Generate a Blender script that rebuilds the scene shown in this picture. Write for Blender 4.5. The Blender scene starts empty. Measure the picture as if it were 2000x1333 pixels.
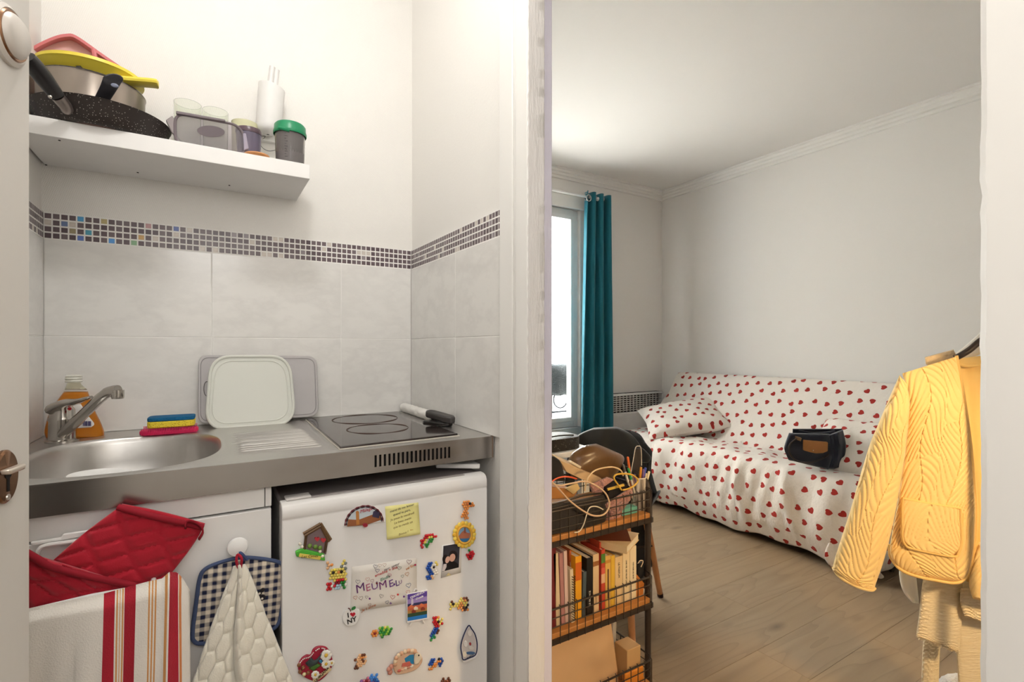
import bpy, bmesh, math, random
import numpy as np
from mathutils import Vector, Matrix
random.seed(7); rng = np.random.default_rng(7)
scene = bpy.context.scene
COL = scene.collection
PI = math.pi
# ------------------------------------------------------------------ camera
YAW = math.radians(31.5); FPX = 973.0; HORIZ = 678.0; EYE = 1.13
cam_d = bpy.data.cameras.new('camera'); cam = bpy.data.objects.new('camera', cam_d); COL.objects.link(cam)
cam_d.sensor_width = 36; cam_d.lens = FPX/2000*36; cam_d.shift_y = (HORIZ-666.5)/2000
cam_d.clip_start = 0.02
cam.location = (0, 0, EYE); cam.rotation_euler = (PI/2, 0, -YAW)
scene.camera = cam
# ------------------------------------------------------------------ light
scene.view_settings.view_transform = 'Standard'; scene.view_settings.look = 'None'
scene.view_settings.gamma = 1; scene.view_settings.use_curve_mapping = False
scene.view_settings.exposure = -0.06
W = bpy.data.worlds.new('sky'); scene.world = W; W.use_nodes = True
W.node_tree.nodes['Background'].inputs[0].default_value = (0.93, 0.97, 1.0, 1)
W.node_tree.nodes['Background'].inputs[1].default_value = 17.0
def light(name, kind, loc, energy, color, size=.1, rot=(0,0,0), sy=None, portal=False):
    d = bpy.data.lights.new(name, kind); o = bpy.data.objects.new(name, d); COL.objects.link(o)
    o.location = loc; o.rotation_euler = rot; d.energy = energy; d.color = color
    if kind == 'AREA':
        d.size = size
        if sy: d.shape = 'RECTANGLE'; d.size_y = sy
        if portal: d.cycles.is_portal = True
    else: d.shadow_soft_size = size
    return o
light('window_portal', 'AREA', (1.91, 3.24, 1.35), 1, (1,1,1), 1.3, (-PI/2,0,0), 1.8, True)
light('hall_ceiling_lamp', 'POINT', (.06, .82, 2.40), 14, (1.0, .99, .965), .06)
light('added_fill_lamp', 'POINT', (.02, -.75, 1.85), 18, (1.0, .99, .975), .25)  # unseen lamp added behind the camera as soft fill
lw = light('warm_reading_lamp', 'SPOT', (1.45, -.40, 1.25), 58, (1.0, .69, .35), .08)
lw.data.spot_size = math.radians(74); lw.data.spot_blend = .55
lw.rotation_euler = (Vector((1.42, .95, .30))-lw.location).to_track_quat('-Z', 'Y').to_euler()
# ------------------------------------------------------------------ pixel -> point on a real plane
FX, FY = math.sin(YAW), math.cos(YAW)
def ray(x, y):
    u = (x-1000)/FPX
    return FX+u*FY, FY-u*FX, (HORIZ-y)/FPX
def aY(x, y, Y):
    d = ray(x, y); t = Y/d[1]; return Vector((d[0]*t, Y, d[2]*t+EYE))
def aX(x, y, X):
    d = ray(x, y); t = X/d[0]; return Vector((X, d[1]*t, d[2]*t+EYE))
def aZ(x, y, Z):
    d = ray(x, y); t = (Z-EYE)/d[2]; return Vector((d[0]*t, d[1]*t, Z))
def aT(x, y, T):
    d = ray(x, y); return Vector((d[0]*T, d[1]*T, d[2]*T+EYE))
def onY(Y): return lambda x, y, o=0: aY(x, y, Y-o)
def onT(T): return lambda x, y, o=0: aT(x, y, T-o)
# ------------------------------------------------------------------ materials
MATS = {}
def lin(h):
    if not isinstance(h, str): return tuple(h)
    h = h.lstrip('#'); c = [int(h[i:i+2], 16)/255 for i in (0, 2, 4)]
    return tuple((x/12.92 if x <= .04045 else ((x+.055)/1.055)**2.4) for x in c)
class NT:
    def __init__(s, m): s.t = m.node_tree; s.n = s.t.nodes; s.l = s.t.links; s.b = s.n['Principled BSDF']
    def new(s, k, **kw):
        n = s.n.new('ShaderNode'+k)
        for a, v in kw.items(): setattr(n, a, v)
        return n
    def link(s, a, b): s.l.new(a, b)
    def math(s, op, a, b=None, c=None):
        n = s.new('Math', operation=op)
        for i, v in enumerate((a, b, c)):
            if v is None: continue
            if isinstance(v, (int, float)): n.inputs[i].default_value = v
            else: s.link(v, n.inputs[i])
        return n.outputs[0]
    def mix(s, f, a, b):
        n = s.new('Mix', data_type='RGBA')
        for i, v in ((0, f), (6, a), (7, b)):
            if isinstance(v, (int, float)): n.inputs[i].default_value = v
            elif isinstance(v, tuple): n.inputs[i].default_value = v+(1,) if len(v) == 3 else v
            else: s.link(v, n.inputs[i])
        return n.outputs[2]
    def noise(s, vec, scale, detail=3, rough=.5):
        n = s.new('TexNoise'); n.inputs['Scale'].default_value = scale; n.inputs['Detail'].default_value = detail
        n.inputs['Roughness'].default_value = rough
        if vec is not None: s.link(vec, n.inputs['Vector'])
        return n.outputs['Fac']
    def mapping(s, vec, scale=(1,1,1), rot=(0,0,0), loc=(0,0,0)):
        n = s.new('Mapping'); n.inputs['Scale'].default_value = scale; n.inputs['Rotation'].default_value = rot
        n.inputs['Location'].default_value = loc; s.link(vec, n.inputs['Vector']); return n.outputs[0]
    def bump(s, h, strength=.3, dist=.002):
        n = s.new('Bump'); n.inputs['Strength'].default_value = strength; n.inputs['Distance'].default_value = dist
        s.link(h, n.inputs['Height']); s.link(n.outputs[0], s.b.inputs['Normal']); return n
    def ramp(s, f, stops, interp='LINEAR'):
        n = s.new('ValToRGB'); n.color_ramp.interpolation = interp; e = n.color_ramp.elements
        while len(e) < len(stops): e.new(.5)
        for i, (p, c) in enumerate(stops): e[i].position = p; e[i].color = lin(c)+(1,)
        s.link(f, n.inputs[0]); return n.outputs[0]
    def obj(s): return s.new('TexCoord').outputs['Object']
    def uv(s): return s.new('TexCoord').outputs['UV']
    def col(s, c): s.link(c, s.b.inputs['Base Color'])
def base(name, color='#ffffff', rough=.5, metal=0, trans=0, ior=1.45, alpha=1, spec=None, sheen=0, coat=0):
    m = bpy.data.materials.new(name); m.use_nodes = True; b = m.node_tree.nodes['Principled BSDF']
    b.inputs['Base Color'].default_value = lin(color)+(1,); b.inputs['Roughness'].default_value = rough
    b.inputs['Metallic'].default_value = metal; b.inputs['Transmission Weight'].default_value = trans
    b.inputs['IOR'].default_value = ior; b.inputs['Alpha'].default_value = alpha
    b.inputs['Sheen Weight'].default_value = sheen; b.inputs['Coat Weight'].default_value = coat
    return m
def P(color, rough=.5, metal=0, trans=0, alpha=1, ior=1.45, sheen=0, vary=.06, bump=0, bscale=300, bdist=.001):
    """plain procedural material: a colour with slight noise variation and optional fine relief"""
    k = (color, rough, metal, trans, alpha, ior, sheen, vary, bump, bscale)
    if k in MATS: return MATS[k]
    m = base('mat_%d' % len(MATS), color, rough, metal, trans, ior, alpha, sheen=sheen); N = NT(m)
    if vary or bump:
        o = N.obj()
        if vary:
            f = N.noise(o, 18, 3)
            c = lin(color); N.col(N.mix(f, tuple(x*(1-vary) for x in c), tuple(min(1, x*(1+vary)) for x in c)))
        if bump: N.bump(N.noise(o, bscale, 2), bump, bdist)
    MATS[k] = m; return m
# ------------------------------------------------------------------ mesh builder
class MB:
    def __init__(s): s.v = []; s.f = []; s.m = []; s.uv = {}; s.mi = 0
    def add(s, vs, fs, uvs=None):
        o = len(s.v); s.v += [tuple(p) for p in vs]
        for f in fs: s.f.append(tuple(i+o for i in f)); s.m.append(s.mi)
        if uvs is not None:
            for i, q in enumerate(uvs): s.uv[o+i] = q
        return s
    def box(s, a, b, M=None):
        x0, y0, z0 = a; x1, y1, z1 = b
        vs = [Vector(p) for p in ((x0,y0,z0),(x1,y0,z0),(x1,y1,z0),(x0,y1,z0),(x0,y0,z1),(x1,y0,z1),(x1,y1,z1),(x0,y1,z1))]
        if M: vs = [M @ p for p in vs]
        return s.add(vs, [(0,3,2,1),(4,5,6,7),(0,1,5,4),(1,2,6,5),(2,3,7,6),(3,0,4,7)])
    def hull(s, quad, off):
        """a quad (4 points) extruded by vector off"""
        off = Vector(off); a = [Vector(p) for p in quad]; n = len(a); b = [p+off for p in a]
        return s.add(a+b, [tuple(range(n))[::-1], tuple(range(n, 2*n))]+[(i, (i+1)%n, n+(i+1)%n, n+i) for i in range(n)])
    def tube(s, pts, r, n=8, closed=False, cap=True):
        pts = [Vector(p) for p in pts]; k = len(pts); rs = r if hasattr(r, '__len__') else [r]*k
        vs = []; up = None
        for i, p in enumerate(pts):
            a = pts[(i-1) % k] if (i or closed) else p; b = pts[(i+1) % k] if (i < k-1 or closed) else p
            d = (b-a).normalized()
            if up is None: up = Vector((0,0,1)) if abs(d.z) < .9 else Vector((1,0,0))
            x = d.cross(up)
            if x.length < 1e-6: x = d.cross(Vector((1,.3,0)))
            x.normalize(); up = x.cross(d).normalized()
            for j in range(n):
                t = 2*PI*j/n; vs.append(p+(x*math.cos(t)+up*math.sin(t))*rs[i])
        fs = []
        for i in range(k if closed else k-1):
            for j in range(n):
                a = i*n+j; b = i*n+(j+1) % n; c = ((i+1) % k)*n+(j+1) % n; d = ((i+1) % k)*n+j
                fs.append((a, d, c, b))
        if cap and not closed: fs += [tuple(range(n)), tuple(range((k-1)*n, k*n))[::-1]]
        return s.add(vs, fs)
    def lathe(s, prof, n=32, M=None, sx=1, sy=1):
        vs = []; k = len(prof)
        for r, z in prof:
            for j in range(n):
                t = 2*PI*j/n; p = Vector((r*math.cos(t)*sx, r*math.sin(t)*sy, z)); vs.append(M @ p if M else p)
        fs = [(i*n+j, i*n+(j+1)%n, (i+1)*n+(j+1)%n, (i+1)*n+j) for i in range(k-1) for j in range(n)]
        if prof[0][0] > 1e-6: pass
        return s.add(vs, fs)
    def grid(s, pts, uvs=None, wrap=False):
        """pts[nv][nu] of points"""
        nv = len(pts); nu = len(pts[0]); vs = [p for r in pts for p in r]
        fs = [(j*nu+i, j*nu+(i+1)%nu, (j+1)*nu+(i+1)%nu, (j+1)*nu+i) for j in range(nv-1) for i in range(nu if wrap else nu-1)]
        return s.add(vs, fs, [q for r in uvs for q in r] if uvs else None)
    def plate(s, out, off):
        """polygon outline (3D points) extruded by off"""
        return s.hull(out, off)
    def ball(s, c, r, n=8, k=5, sq=(1,1,1)):
        c = Vector(c); vs = [c+Vector((0,0,r*sq[2]))]
        for i in range(1, k):
            a = PI*i/k
            for j in range(n):
                t = 2*PI*j/n; vs.append(c+Vector((r*math.sin(a)*math.cos(t)*sq[0], r*math.sin(a)*math.sin(t)*sq[1], r*math.cos(a)*sq[2])))
        vs.append(c-Vector((0,0,r*sq[2]))); L = len(vs)-1
        fs = [(0, 1+j, 1+(j+1)%n) for j in range(n)]
        for i in range(k-2):
            for j in range(n): fs.append((1+i*n+j, 1+(i+1)*n+j, 1+(i+1)*n+(j+1)%n, 1+i*n+(j+1)%n))
        fs += [(L, 1+(k-2)*n+(j+1)%n, 1+(k-2)*n+j) for j in range(n)]
        return s.add(vs, fs)
    def build(s, name, mat, parent=None, smooth=True, bevel=0, solid=0, sub=0, world=True, fix=True, seg=2):
        me = bpy.data.meshes.new(name)
        vs = s.v
        if parent is None:
            A = np.array(vs); org = Vector(((A[:,0].min()+A[:,0].max())/2, (A[:,1].min()+A[:,1].max())/2, A[:,2].min()))
        else:
            org = wloc(parent) if world else Vector((0,0,0))
        me.from_pydata([(p[0]-org[0], p[1]-org[1], p[2]-org[2]) for p in vs], [], s.f)
        mats = mat if isinstance(mat, (list, tuple)) else [mat]
        for q in mats: me.materials.append(q)
        if len(mats) > 1: me.polygons.foreach_set('material_index', s.m)
        if s.uv:
            L = me.uv_layers.new(name='uv')
            idx = np.zeros(len(me.loops), dtype=np.int32); me.loops.foreach_get('vertex_index', idx)
            U = np.zeros((len(vs), 2)); 
            for i, q in s.uv.items(): U[i] = q[:2]
            L.data.foreach_set('uv', U[idx].ravel())
        if fix:
            bm = bmesh.new(); bm.from_mesh(me)
            if not s.uv: bmesh.ops.remove_doubles(bm, verts=bm.verts, dist=1e-6)
            bmesh.ops.recalc_face_normals(bm, faces=bm.faces); bm.to_mesh(me); bm.free()
        me.update()
        o = bpy.data.objects.new(name, me); COL.objects.link(o)
        if parent is None: o.location = org
        else: o.parent = parent
        if smooth:
            try: me.shade_smooth()
            except Exception: me.polygons.foreach_set('use_smooth', [True]*len(me.polygons))
        if bevel:
            b = o.modifiers.new('bevel', 'BEVEL'); b.width = bevel; b.segments = seg; b.limit_method = 'ANGLE'; b.angle_limit = .6
        if solid:
            q = o.modifiers.new('solid', 'SOLIDIFY'); q.thickness = solid; q.offset = 0
        if sub:
            q = o.modifiers.new('sub', 'SUBSURF'); q.levels = sub; q.render_levels = sub
        if smooth: 
            try: me.set_sharp_from_angle(angle=math.radians(42))
            except Exception: pass
        return o
def wloc(o):
    v = Vector((0,0,0))
    while o is not None: v += o.location; o = o.parent
    return v
def tag(o, label, cat, group=None):
    o['label'] = label; o['category'] = cat
    if group: o['group'] = group
    return o
def thing(name, label, cat, loc=(0,0,0), group=None):
    o = bpy.data.objects.new(name, None); COL.objects.link(o); o.location = loc; o.empty_display_size = .05
    return tag(o, label, cat, group)
def struct(o): o['kind'] = 'structure'; return o
def sempty(name, loc=(0,0,0)):
    o = bpy.data.objects.new(name, None); COL.objects.link(o); o.location = loc; o.empty_display_size = .05
    o['kind'] = 'structure'; return o
def boxo(name, a, b, mat, parent=None, bevel=0, smooth=False):
    return MB().box(a, b).build(name, mat, parent, smooth=smooth or bevel > 0, bevel=bevel)
def catmull(P0, n, closed=False):
    """resample control tuples to n points"""
    A = np.array(P0, float); k = len(A)
    if k == 2: 
        t = np.linspace(0, 1, n)[:, None]; return A[0]*(1-t)+A[1]*t
    out = []
    for q in np.linspace(0, k if closed else k-1, n, endpoint=not closed):
        i = int(q); 
        if not closed: i = min(i, k-2)
        t = q-i
        g = (lambda j: A[j % k]) if closed else (lambda j: A[min(max(j, 0), k-1)])
        p0, p1, p2, p3 = g(i-1), g(i), g(i+1), g(i+2)
        out.append(.5*((2*p1)+(-p0+p2)*t+(2*p0-5*p1+4*p2-p3)*t*t+(-p0+3*p1-3*p2+p3)*t**3))
    return np.array(out)
def smooth_path(pts, n): return [Vector(p) for p in catmull([tuple(p) for p in pts], n)]
def loft(L, R, pm, depth, nu=24, nv=30, full=True, disp=None, back=.6, pw=.5, dfn=None, end=True, vs=1):
    """closed padded shape between two outline curves given on a real plane (pm); depth in metres towards the viewer"""
    L = catmull(L, nv); R = catmull(R, nv); m = MB(); rows = []; uvs = []
    for j in range(nv):
        v = j/(nv-1); row = []; ur = []
        l = Vector(pm(L[j][0], L[j][1])); r = Vector(pm(R[j][0], R[j][1])); w = (r-l).length
        d = depth*(dfn(v) if dfn else 1)
        if end: d *= min(1, (4*v*(1-v)*3)**.5+.15)
        n = 2*nu if full else nu
        for i in range(n if full else nu):
            a = 2*PI*i/n if full else PI*i/(nu-1)
            c = math.cos(a); s_ = math.sin(a); u = (1-c)/2
            o = d*(abs(s_)**pw)*(1 if s_ >= 0 else -back)
            if disp is not None and s_ >= -1e-9: o += disp(u*w, v, u)*min(1, abs(s_)*3)
            x = L[j][0]*(1-u)+R[j][0]*u; y = L[j][1]*(1-u)+R[j][1]*u
            row.append(pm(x, y, o)); ur.append((u*w, v*vs))
        rows.append(row); uvs.append(ur)
    m.grid(rows, uvs, wrap=full)
    if full:
        n = 2*nu; o = 0; m.f.append(tuple(range(n))); m.m.append(0); m.f.append(tuple(range((nv-1)*n, nv*n))[::-1]); m.m.append(0)
    return m
def text(s, mat, parent, loc, size, rot=(PI/2,0,0), ang=0, name='lettering', depth=.0003, spacing=1, align='CENTER', shear=0, bold=0):
    c = bpy.data.curves.new(name, 'FONT'); c.body = s; c.size = size; c.align_x = align; c.align_y = 'CENTER'
    c.extrude = depth; c.space_character = spacing; c.shear = shear; c.offset = bold; c.resolution_u = 2
    t = bpy.data.objects.new('tmp', c); COL.objects.link(t)
    dg = bpy.context.evaluated_depsgraph_get(); me = bpy.data.meshes.new_from_object(t.evaluated_get(dg))
    bpy.data.objects.remove(t); bpy.data.curves.remove(c)
    me.materials.clear(); me.materials.append(mat)
    o = bpy.data.objects.new(name, me); COL.objects.link(o)
    o.rotation_mode = 'XYZ'
    M = Matrix.Translation(Vector(loc)-(wloc(parent) if parent else Vector((0,0,0)))) @ (Matrix(rot) if isinstance(rot, Matrix) else __import__('mathutils').Euler(rot).to_matrix().to_4x4()) @ Matrix.Rotation(ang, 4, 'Z')
    if parent: o.parent = parent
    o.matrix_local = M
    return o
# ------------------------------------------------------------------ setting materials
XL, XR, YB = -.3624, .637, 1.745
ROOM = dict(x0=.70, x1=3.452, y0=-1.2, y1=3.08, h=2.5)
m_wall = base('wall_paint', '#eeebe7', .75); N = NT(m_wall); N.bump(N.noise(N.obj(), 90, 3), .10, .002)
m_ceil = base('ceiling_paint', '#f1efec', .8); N = NT(m_ceil); N.bump(N.noise(N.obj(), 2.2, 2), .25, .02)
m_tex = base('woven_wallpaper', '#f0ede8', .6); N = NT(m_tex)
o_ = N.obj(); sp = N.new('SeparateXYZ'); N.link(o_, sp.inputs[0])
a_ = N.math('ADD', sp.outputs[0], sp.outputs[1])
w1 = N.math('SINE', N.math('MULTIPLY', N.math('ADD', a_, N.math('MULTIPLY', sp.outputs[2], .35)), 1300))
w2 = N.math('SINE', N.math('MULTIPLY', N.math('SUBTRACT', sp.outputs[2], N.math('MULTIPLY', a_, .18)), 900))
N.bump(N.math('ADD', N.math('MULTIPLY', w1, w2), N.math('MULTIPLY', N.noise(o_, 160, 2), 1.5)), .35, .0008)
m_gloss = base('gloss_paint', '#f0eeea', .35); N = NT(m_gloss); N.bump(N.noise(N.mapping(N.obj(), (60, 60, 5)), 1, 4), .25, .002)
m_rough = base('chipped_paint', '#e6e2df', .5); N = NT(m_rough); N.bump(N.noise(N.mapping(N.obj(), (90, 90, 14)), 1, 5, .65), .7, .004)
m_lav = base('bluish_lit_white', '#dcd7e4', .4); N = NT(m_lav); N.bump(N.noise(N.mapping(N.obj(), (60, 60, 10)), 1, 3), .4, .003)  # white paint with bluish window light mixed into its colour
def marble():
    m = base('marbled_tile', '#e9e7e3', .16); N = NT(m); o = N.obj()
    oi = N.new('ObjectInfo'); v = N.new('VectorMath', operation='ADD'); N.link(o, v.inputs[0])
    cr = N.new('CombineXYZ'); N.link(N.math('MULTIPLY', oi.outputs['Random'], 40), cr.inputs[0]); N.link(cr.outputs[0], v.inputs[1])
    d = N.noise(N.mapping(v.outputs[0], (5, 5, 9), (.2, .5, .3)), 1.3, 5, .6)
    f = N.math('SUBTRACT', 1, N.math('MULTIPLY', N.math('ABSOLUTE', N.math('SUBTRACT', d, .5)), 9)); f = N.math('MAXIMUM', f, 0)
    f2 = N.noise(v.outputs[0], 3.5, 2)
    N.col(N.mix(N.math('MULTIPLY', N.math('MULTIPLY', f, f2), .38), lin('#ebe9e5'), lin('#c5c2bf')))
    return m
m_marble = marble()
m_grout = P('#f3f1ed', .8)
# ------------------------------------------------------------------ walls
def tiles_on(wall, spans, axis, front, sgn):
    """marbled tiles, each a block of its own; spans = list of (a0,a1) along the wall, two courses"""
    for (a0, a1) in spans:
        for (z0, z1) in ((.897, 1.157), (1.159, 1.412)):
            a, b = a0+.001, a1-.001
            if axis == 'x': q = ((a, front, z0), (b, front+.0058, z1))
            else: q = ((front if sgn < 0 else front-.0058, a, z0), (front+.0058 if sgn < 0 else front, b, z1))
            boxo('tile', q[0], q[1], m_marble, wall, bevel=.001)
MOS = {}
def mosaic(wall, axis, start, n, step, front, sgn):
    cols = {'#66575b': 46, '#5a4b50': 26, '#726468': 14, '#cfc6bd': 8, '#8f8589': 4}
    special = {(4, 0): '#4f9fd0', (2, 1): '#6d7fa8', (5, 2): '#4f9db8', (4, 3): '#5f7ac0', (8, 3): '#5c9fe0', (7, 0): '#b8a878',
               (12, 2): '#c9a26a', (13, 0): '#b98f90', (17, 0): '#5a6ba8', (11, 3): '#8fb58f', (3, 2): '#a39676', (0, 1): '#cfc6bd', (3, 1): '#cfc6bd'}
    keys = [k for k, w in cols.items() for _ in range(w)]; S = .0148
    for i in range(n):
        for r in range(4):
            c = special.get((i, r)) if axis == 'x' else None
            c = c or random.choice(keys)
            key = (c, axis)
            if key not in MOS:
                mm = base('glass_mosaic', c, .3); NN = NT(mm)
                NN.col(NN.mix(NN.noise(NN.obj(), 90, 2), tuple(x*.8 for x in lin(c)), tuple(min(1, x*1.25) for x in lin(c))))
                b = MB(); h = S/2; d = .004; e = .0012
                A = [(-h,0,-h),(h,0,-h),(h,0,h),(-h,0,h)]; B = [(-h,-d+e,-h),(h,-d+e,-h),(h,-d+e,h),(-h,-d+e,h)]; C = [(x*.86,-d,z*.86) for x,_,z in A]
                vs = A+B+C
                if axis == 'y': vs = [(y, -x, z) for x, y, z in vs]
                b.add(vs, [(i_, (i_+1)%4, 4+(i_+1)%4, 4+i_) for i_ in range(4)]+[(4+i_, 4+(i_+1)%4, 8+(i_+1)%4, 8+i_) for i_ in range(4)]+[(8,9,10,11)])
                me = bpy.data.meshes.new('mosaic_tile'); me.from_pydata(b.v, [], b.f); me.materials.append(mm); MOS[key] = me
            o = bpy.data.objects.new('mosaic_tile', MOS[key]); COL.objects.link(o); o.parent = wall
            a = start+(i+.5)*step; z = 1.4735-r*.0172
            p = Vector((a, front+.0045, z)) if axis == 'x' else Vector((front+.0045*(-sgn), a, z))
            o.location = p-wloc(wall)
            if axis == 'y' and sgn > 0: o.scale = (-1, 1, 1)
wall_back = struct(MB().box((XL-.06, YB+.006, 0), (.70, YB+.07, 2.5)).build('wall_back', m_tex, smooth=False))
wall_left = struct(MB().box((XL-.07, -1.2, 0), (XL-.006, YB+.006, 2.5)).build('wall_left', m_tex, smooth=False))
m = MB().box((XR+.006, 1.0, 0), (ROOM['x0'], ROOM['y1'], 2.5)).box((XR+.006, -1.2, 0), (ROOM['x0'], .16, 2.5)).box((XR+.006, .16, 2.08), (ROOM['x0'], 1.0, 2.5))
wall_right = struct(m.build('wall_right', m_tex, smooth=False))
boxo('grout', (XL, YB+.0007, .897), (XR, YB+.006, 1.484), m_grout, wall_back)
boxo('grout', (XR+.0008, 1.092, 1.4125), (XR+.006, YB, 1.484), m_grout, wall_right)
boxo('grout', (XR+.0007, 1.092, .897), (XR+.006, YB, 1.4125), m_grout, wall_right)
boxo('grout', (XL-.006, 1.0, .897), (XL-.0008, YB, 1.484), m_grout, wall_left)
tiles_on(wall_back, [(XL, .0125), (.0125, .389), (.389, XR)], 'x', YB, 0)
tiles_on(wall_right, [(1.366, YB), (1.092, 1.366)], 'y', XR, -1)
tiles_on(wall_left, [(1.366, YB), (1.0, 1.366)], 'y', XL, 1)
mosaic(wall_back, 'x', XL, 61, (XR-XL)/61, YB, 0)
mosaic(wall_right, 'y', 1.092, 40, (YB-1.092)/40, XR, -1)
mosaic(wall_left, 'y', YB-.0163*16, 16, .0163, XL, 1)
# room shell
R = ROOM
WX0, WX1, WZ0, WZ1 = 1.30, 2.52, .50, 2.21
m = MB()
m.box((R['x0'], R['y1'], 0), (WX0, R['y1']+.13, R['h'])).box((WX1, R['y1'], 0), (R['x1']+.1, R['y1']+.13, R['h']))
m.box((WX0, R['y1'], 0), (WX1, R['y1']+.13, WZ0)).box((WX0, R['y1'], WZ1), (WX1, R['y1']+.13, R['h']))
struct(m.build('wall_window', m_wall, smooth=False))
struct(boxo('wall_far', (R['x1'], -1.3, 0), (R['x1']+.1, R['y1'], R['h']), m_wall))
struct(boxo('wall_rear', (XL-.07, -1.3, 0), (R['x1'], -1.2, R['h']), m_wall))
struct(boxo('ceiling', (XL-.07, -1.3, R['h']), (R['x1']+.1, R['y1']+.25, R['h']+.1), m_ceil))
# floor: laminate planks laid along X
m_plank = base('laminate_plank', '#a8957f', .42); N = NT(m_plank)
oi = N.new('ObjectInfo'); cr = N.new('CombineXYZ'); N.link(N.math('MULTIPLY', oi.outputs['Random'], 60), cr.inputs[0]); N.link(N.math('MULTIPLY', oi.outputs['Random'], 23), cr.inputs[1])
va = N.new('VectorMath', operation='ADD'); N.link(N.obj(), va.inputs[0]); N.link(cr.outputs[0], va.inputs[1]); V = va.outputs[0]
g1 = N.noise(N.mapping(V, (1.4, 20, 1)), 1, 4, .55)
g2 = N.math('POWER', N.math('FRACT', N.math('MULTIPLY', N.noise(N.mapping(V, (.75, 5.5, 1)), 1, 2, .4), 13)), 5)
vo = N.new('TexVoronoi'); vo.inputs['Scale'].default_value = 1; N.link(N.mapping(V, (3.2, 7.5, 1)), vo.inputs['Vector'])
kn = N.math('LESS_THAN', vo.outputs['Distance'], .085); kn2 = N.math('SUBTRACT', 1, N.math('MULTIPLY', vo.outputs['Distance'], 4.6)); kn2 = N.math('MAXIMUM', kn2, 0)
c0 = N.mix(g1, lin('#876f55'), lin('#ab9577')); c1 = N.mix(N.math('MULTIPLY', g2, .34), c0, lin('#6d5a46'))
c2 = N.mix(N.math('MULTIPLY', kn2, .75), c1, lin('#4f3d2e')); c3 = N.mix(N.math('MULTIPLY', oi.outputs['Random'], .14), c2, lin('#8b7f73'))
N.col(c3); N.bump(g1, .06, .001)
floor = struct(boxo('floor', (XL-.07, -1.3, -.1), (R['x1']+.1, R['y1']+.25, -.009), P('#6a5c4c', .7)))
pw = .192; pl = 1.28; pm_ = {}
def plank_mesh(l, w):
    k = (round(l, 3), round(w, 3))
    if k not in pm_:
        b = MB().box((0, .0003, -.009), (l-.0003, w-.0003, 0)); me = bpy.data.meshes.new('plank'); me.from_pydata(b.v, [], b.f)
        bm = bmesh.new(); bm.from_mesh(me); bmesh.ops.recalc_face_normals(bm, faces=bm.faces)
        bmesh.ops.bevel(bm, geom=[e for e in bm.edges if all(v.co.z > -.001 for v in e.verts)], offset=.0005, segments=1, affect='EDGES'); bm.to_mesh(me); bm.free()
        me.materials.append(m_plank); pm_[k] = me
    return pm_[k]
y = -1.2; row = 0
while y < R['y1']:
    w = min(pw, R['y1']-y); x = XL - [0, .45, .9, .2, .7][row % 5]
    while x < R['x1']:
        x0 = max(x, XL); x1 = min(x+pl, R['x1'])
        if x1-x0 > .01:
            o = bpy.data.objects.new('plank', plank_mesh(x1-x0, w)); COL.objects.link(o); o.parent = floor; o.location = Vector((x0, y, 0))-wloc(floor)
        x += pl
    y += pw; row += 1
# crown mouldings (stepped profile)
prof = [(0, 0), (.055, 0), (.055, -.012), (.046, -.016), (.042, -.030), (.030, -.036), (.026, -.050), (.014, -.056), (.012, -.072), (0, -.076)]
def crown(name, a, b, n):
    a, b, n = Vector(a), Vector(b), Vector(n); k = len(prof); vs = []
    for e in (a, b):
        for d, z in prof: vs.append(e+n*d+Vector((0, 0, z)))
    return struct(MB().add(vs, [(i, (i+1)%k, k+(i+1)%k, k+i) for i in range(k)]+[tuple(range(k)), tuple(range(k, 2*k))[::-1]]).build(name, m_gloss, smooth=False))
crown('trim_1', (R['x0'], R['y1'], R['h']), (R['x1'], R['y1'], R['h']), (0, -1, 0))
crown('trim_2', (R['x1'], R['y1'], R['h']), (R['x1'], -1.2, R['h']), (-1, 0, 0))
struct(boxo('baseboard_far', (R['x1']-.012, -1.2, 0), (R['x1'], R['y1'], .08), m_gloss, bevel=.003))
struct(boxo('baseboard_window', (R['x0'], R['y1']-.012, 0), (R['x1']-.012, R['y1'], .08), m_gloss, bevel=.003))
# ------------------------------------------------------------------ inner doorway: casing and lining
fr = sempty('trim_3', (XR, 1.0, 0))
boxo('casing_board', (XR-.006, 1.028, 0), (XR+.006, 1.092, 2.5), m_gloss, fr, bevel=.003)
boxo('casing_groove', (XR-.001, 1.004, 0), (XR+.006, 1.028, 2.5), m_gloss, fr)
MB().tube([(XR+.002, 1.016, z) for z in (0, 1.2, 2.5)], .006, 10).build('casing_bead', m_gloss, fr)
boxo('casing_edge', (XR-.013, .950, 0), (XR+.03, 1.004, 2.5), m_gloss, fr, bevel=.004)
# lining with an uneven, chipped paint edge
rows = []
for z in np.linspace(0, 2.5, 240):
    j = random.gauss(0, .0006)
    rows.append([(XR-.012+j, .952, z), (XR-.012+j, .9465+random.gauss(0, .0004), z), (XR+.006, .946, z), (XR+.030, .946, z), (XR+.033+random.gauss(0, .0006), .949, z), (XR+.033, .97, z)])
MB().grid(rows).build('lining_board', m_rough, fr)
boxo('lining_rebate', (XR+.03, .9535, 0), (XR+.059, 1.003, 2.5), m_lav, fr, bevel=.003)
b = MB(); b.ball(aX(1074, 660, XR+.061)+Vector((0, -.004, 0)), .006, 8, 5, (.5, .5, 1)); b.build('strike_dent', P('#8b7b72', .6), fr)
nj = sempty('trim_4', (.62, .0, 0))
rows = []
for z in np.linspace(0, 2.5, 160):
    j = random.gauss(0, .0005)
    rows.append([(XR+.04, .1715+j, z), (XR-.008, .1715+j, z), (XR-.013, .166+j, z), (XR-.013, .10, z), (XR-.008, .02, z), (XR-.008, -.35, z)])
MB().grid(rows).build('casing_board', m_gloss, nj)
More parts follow.
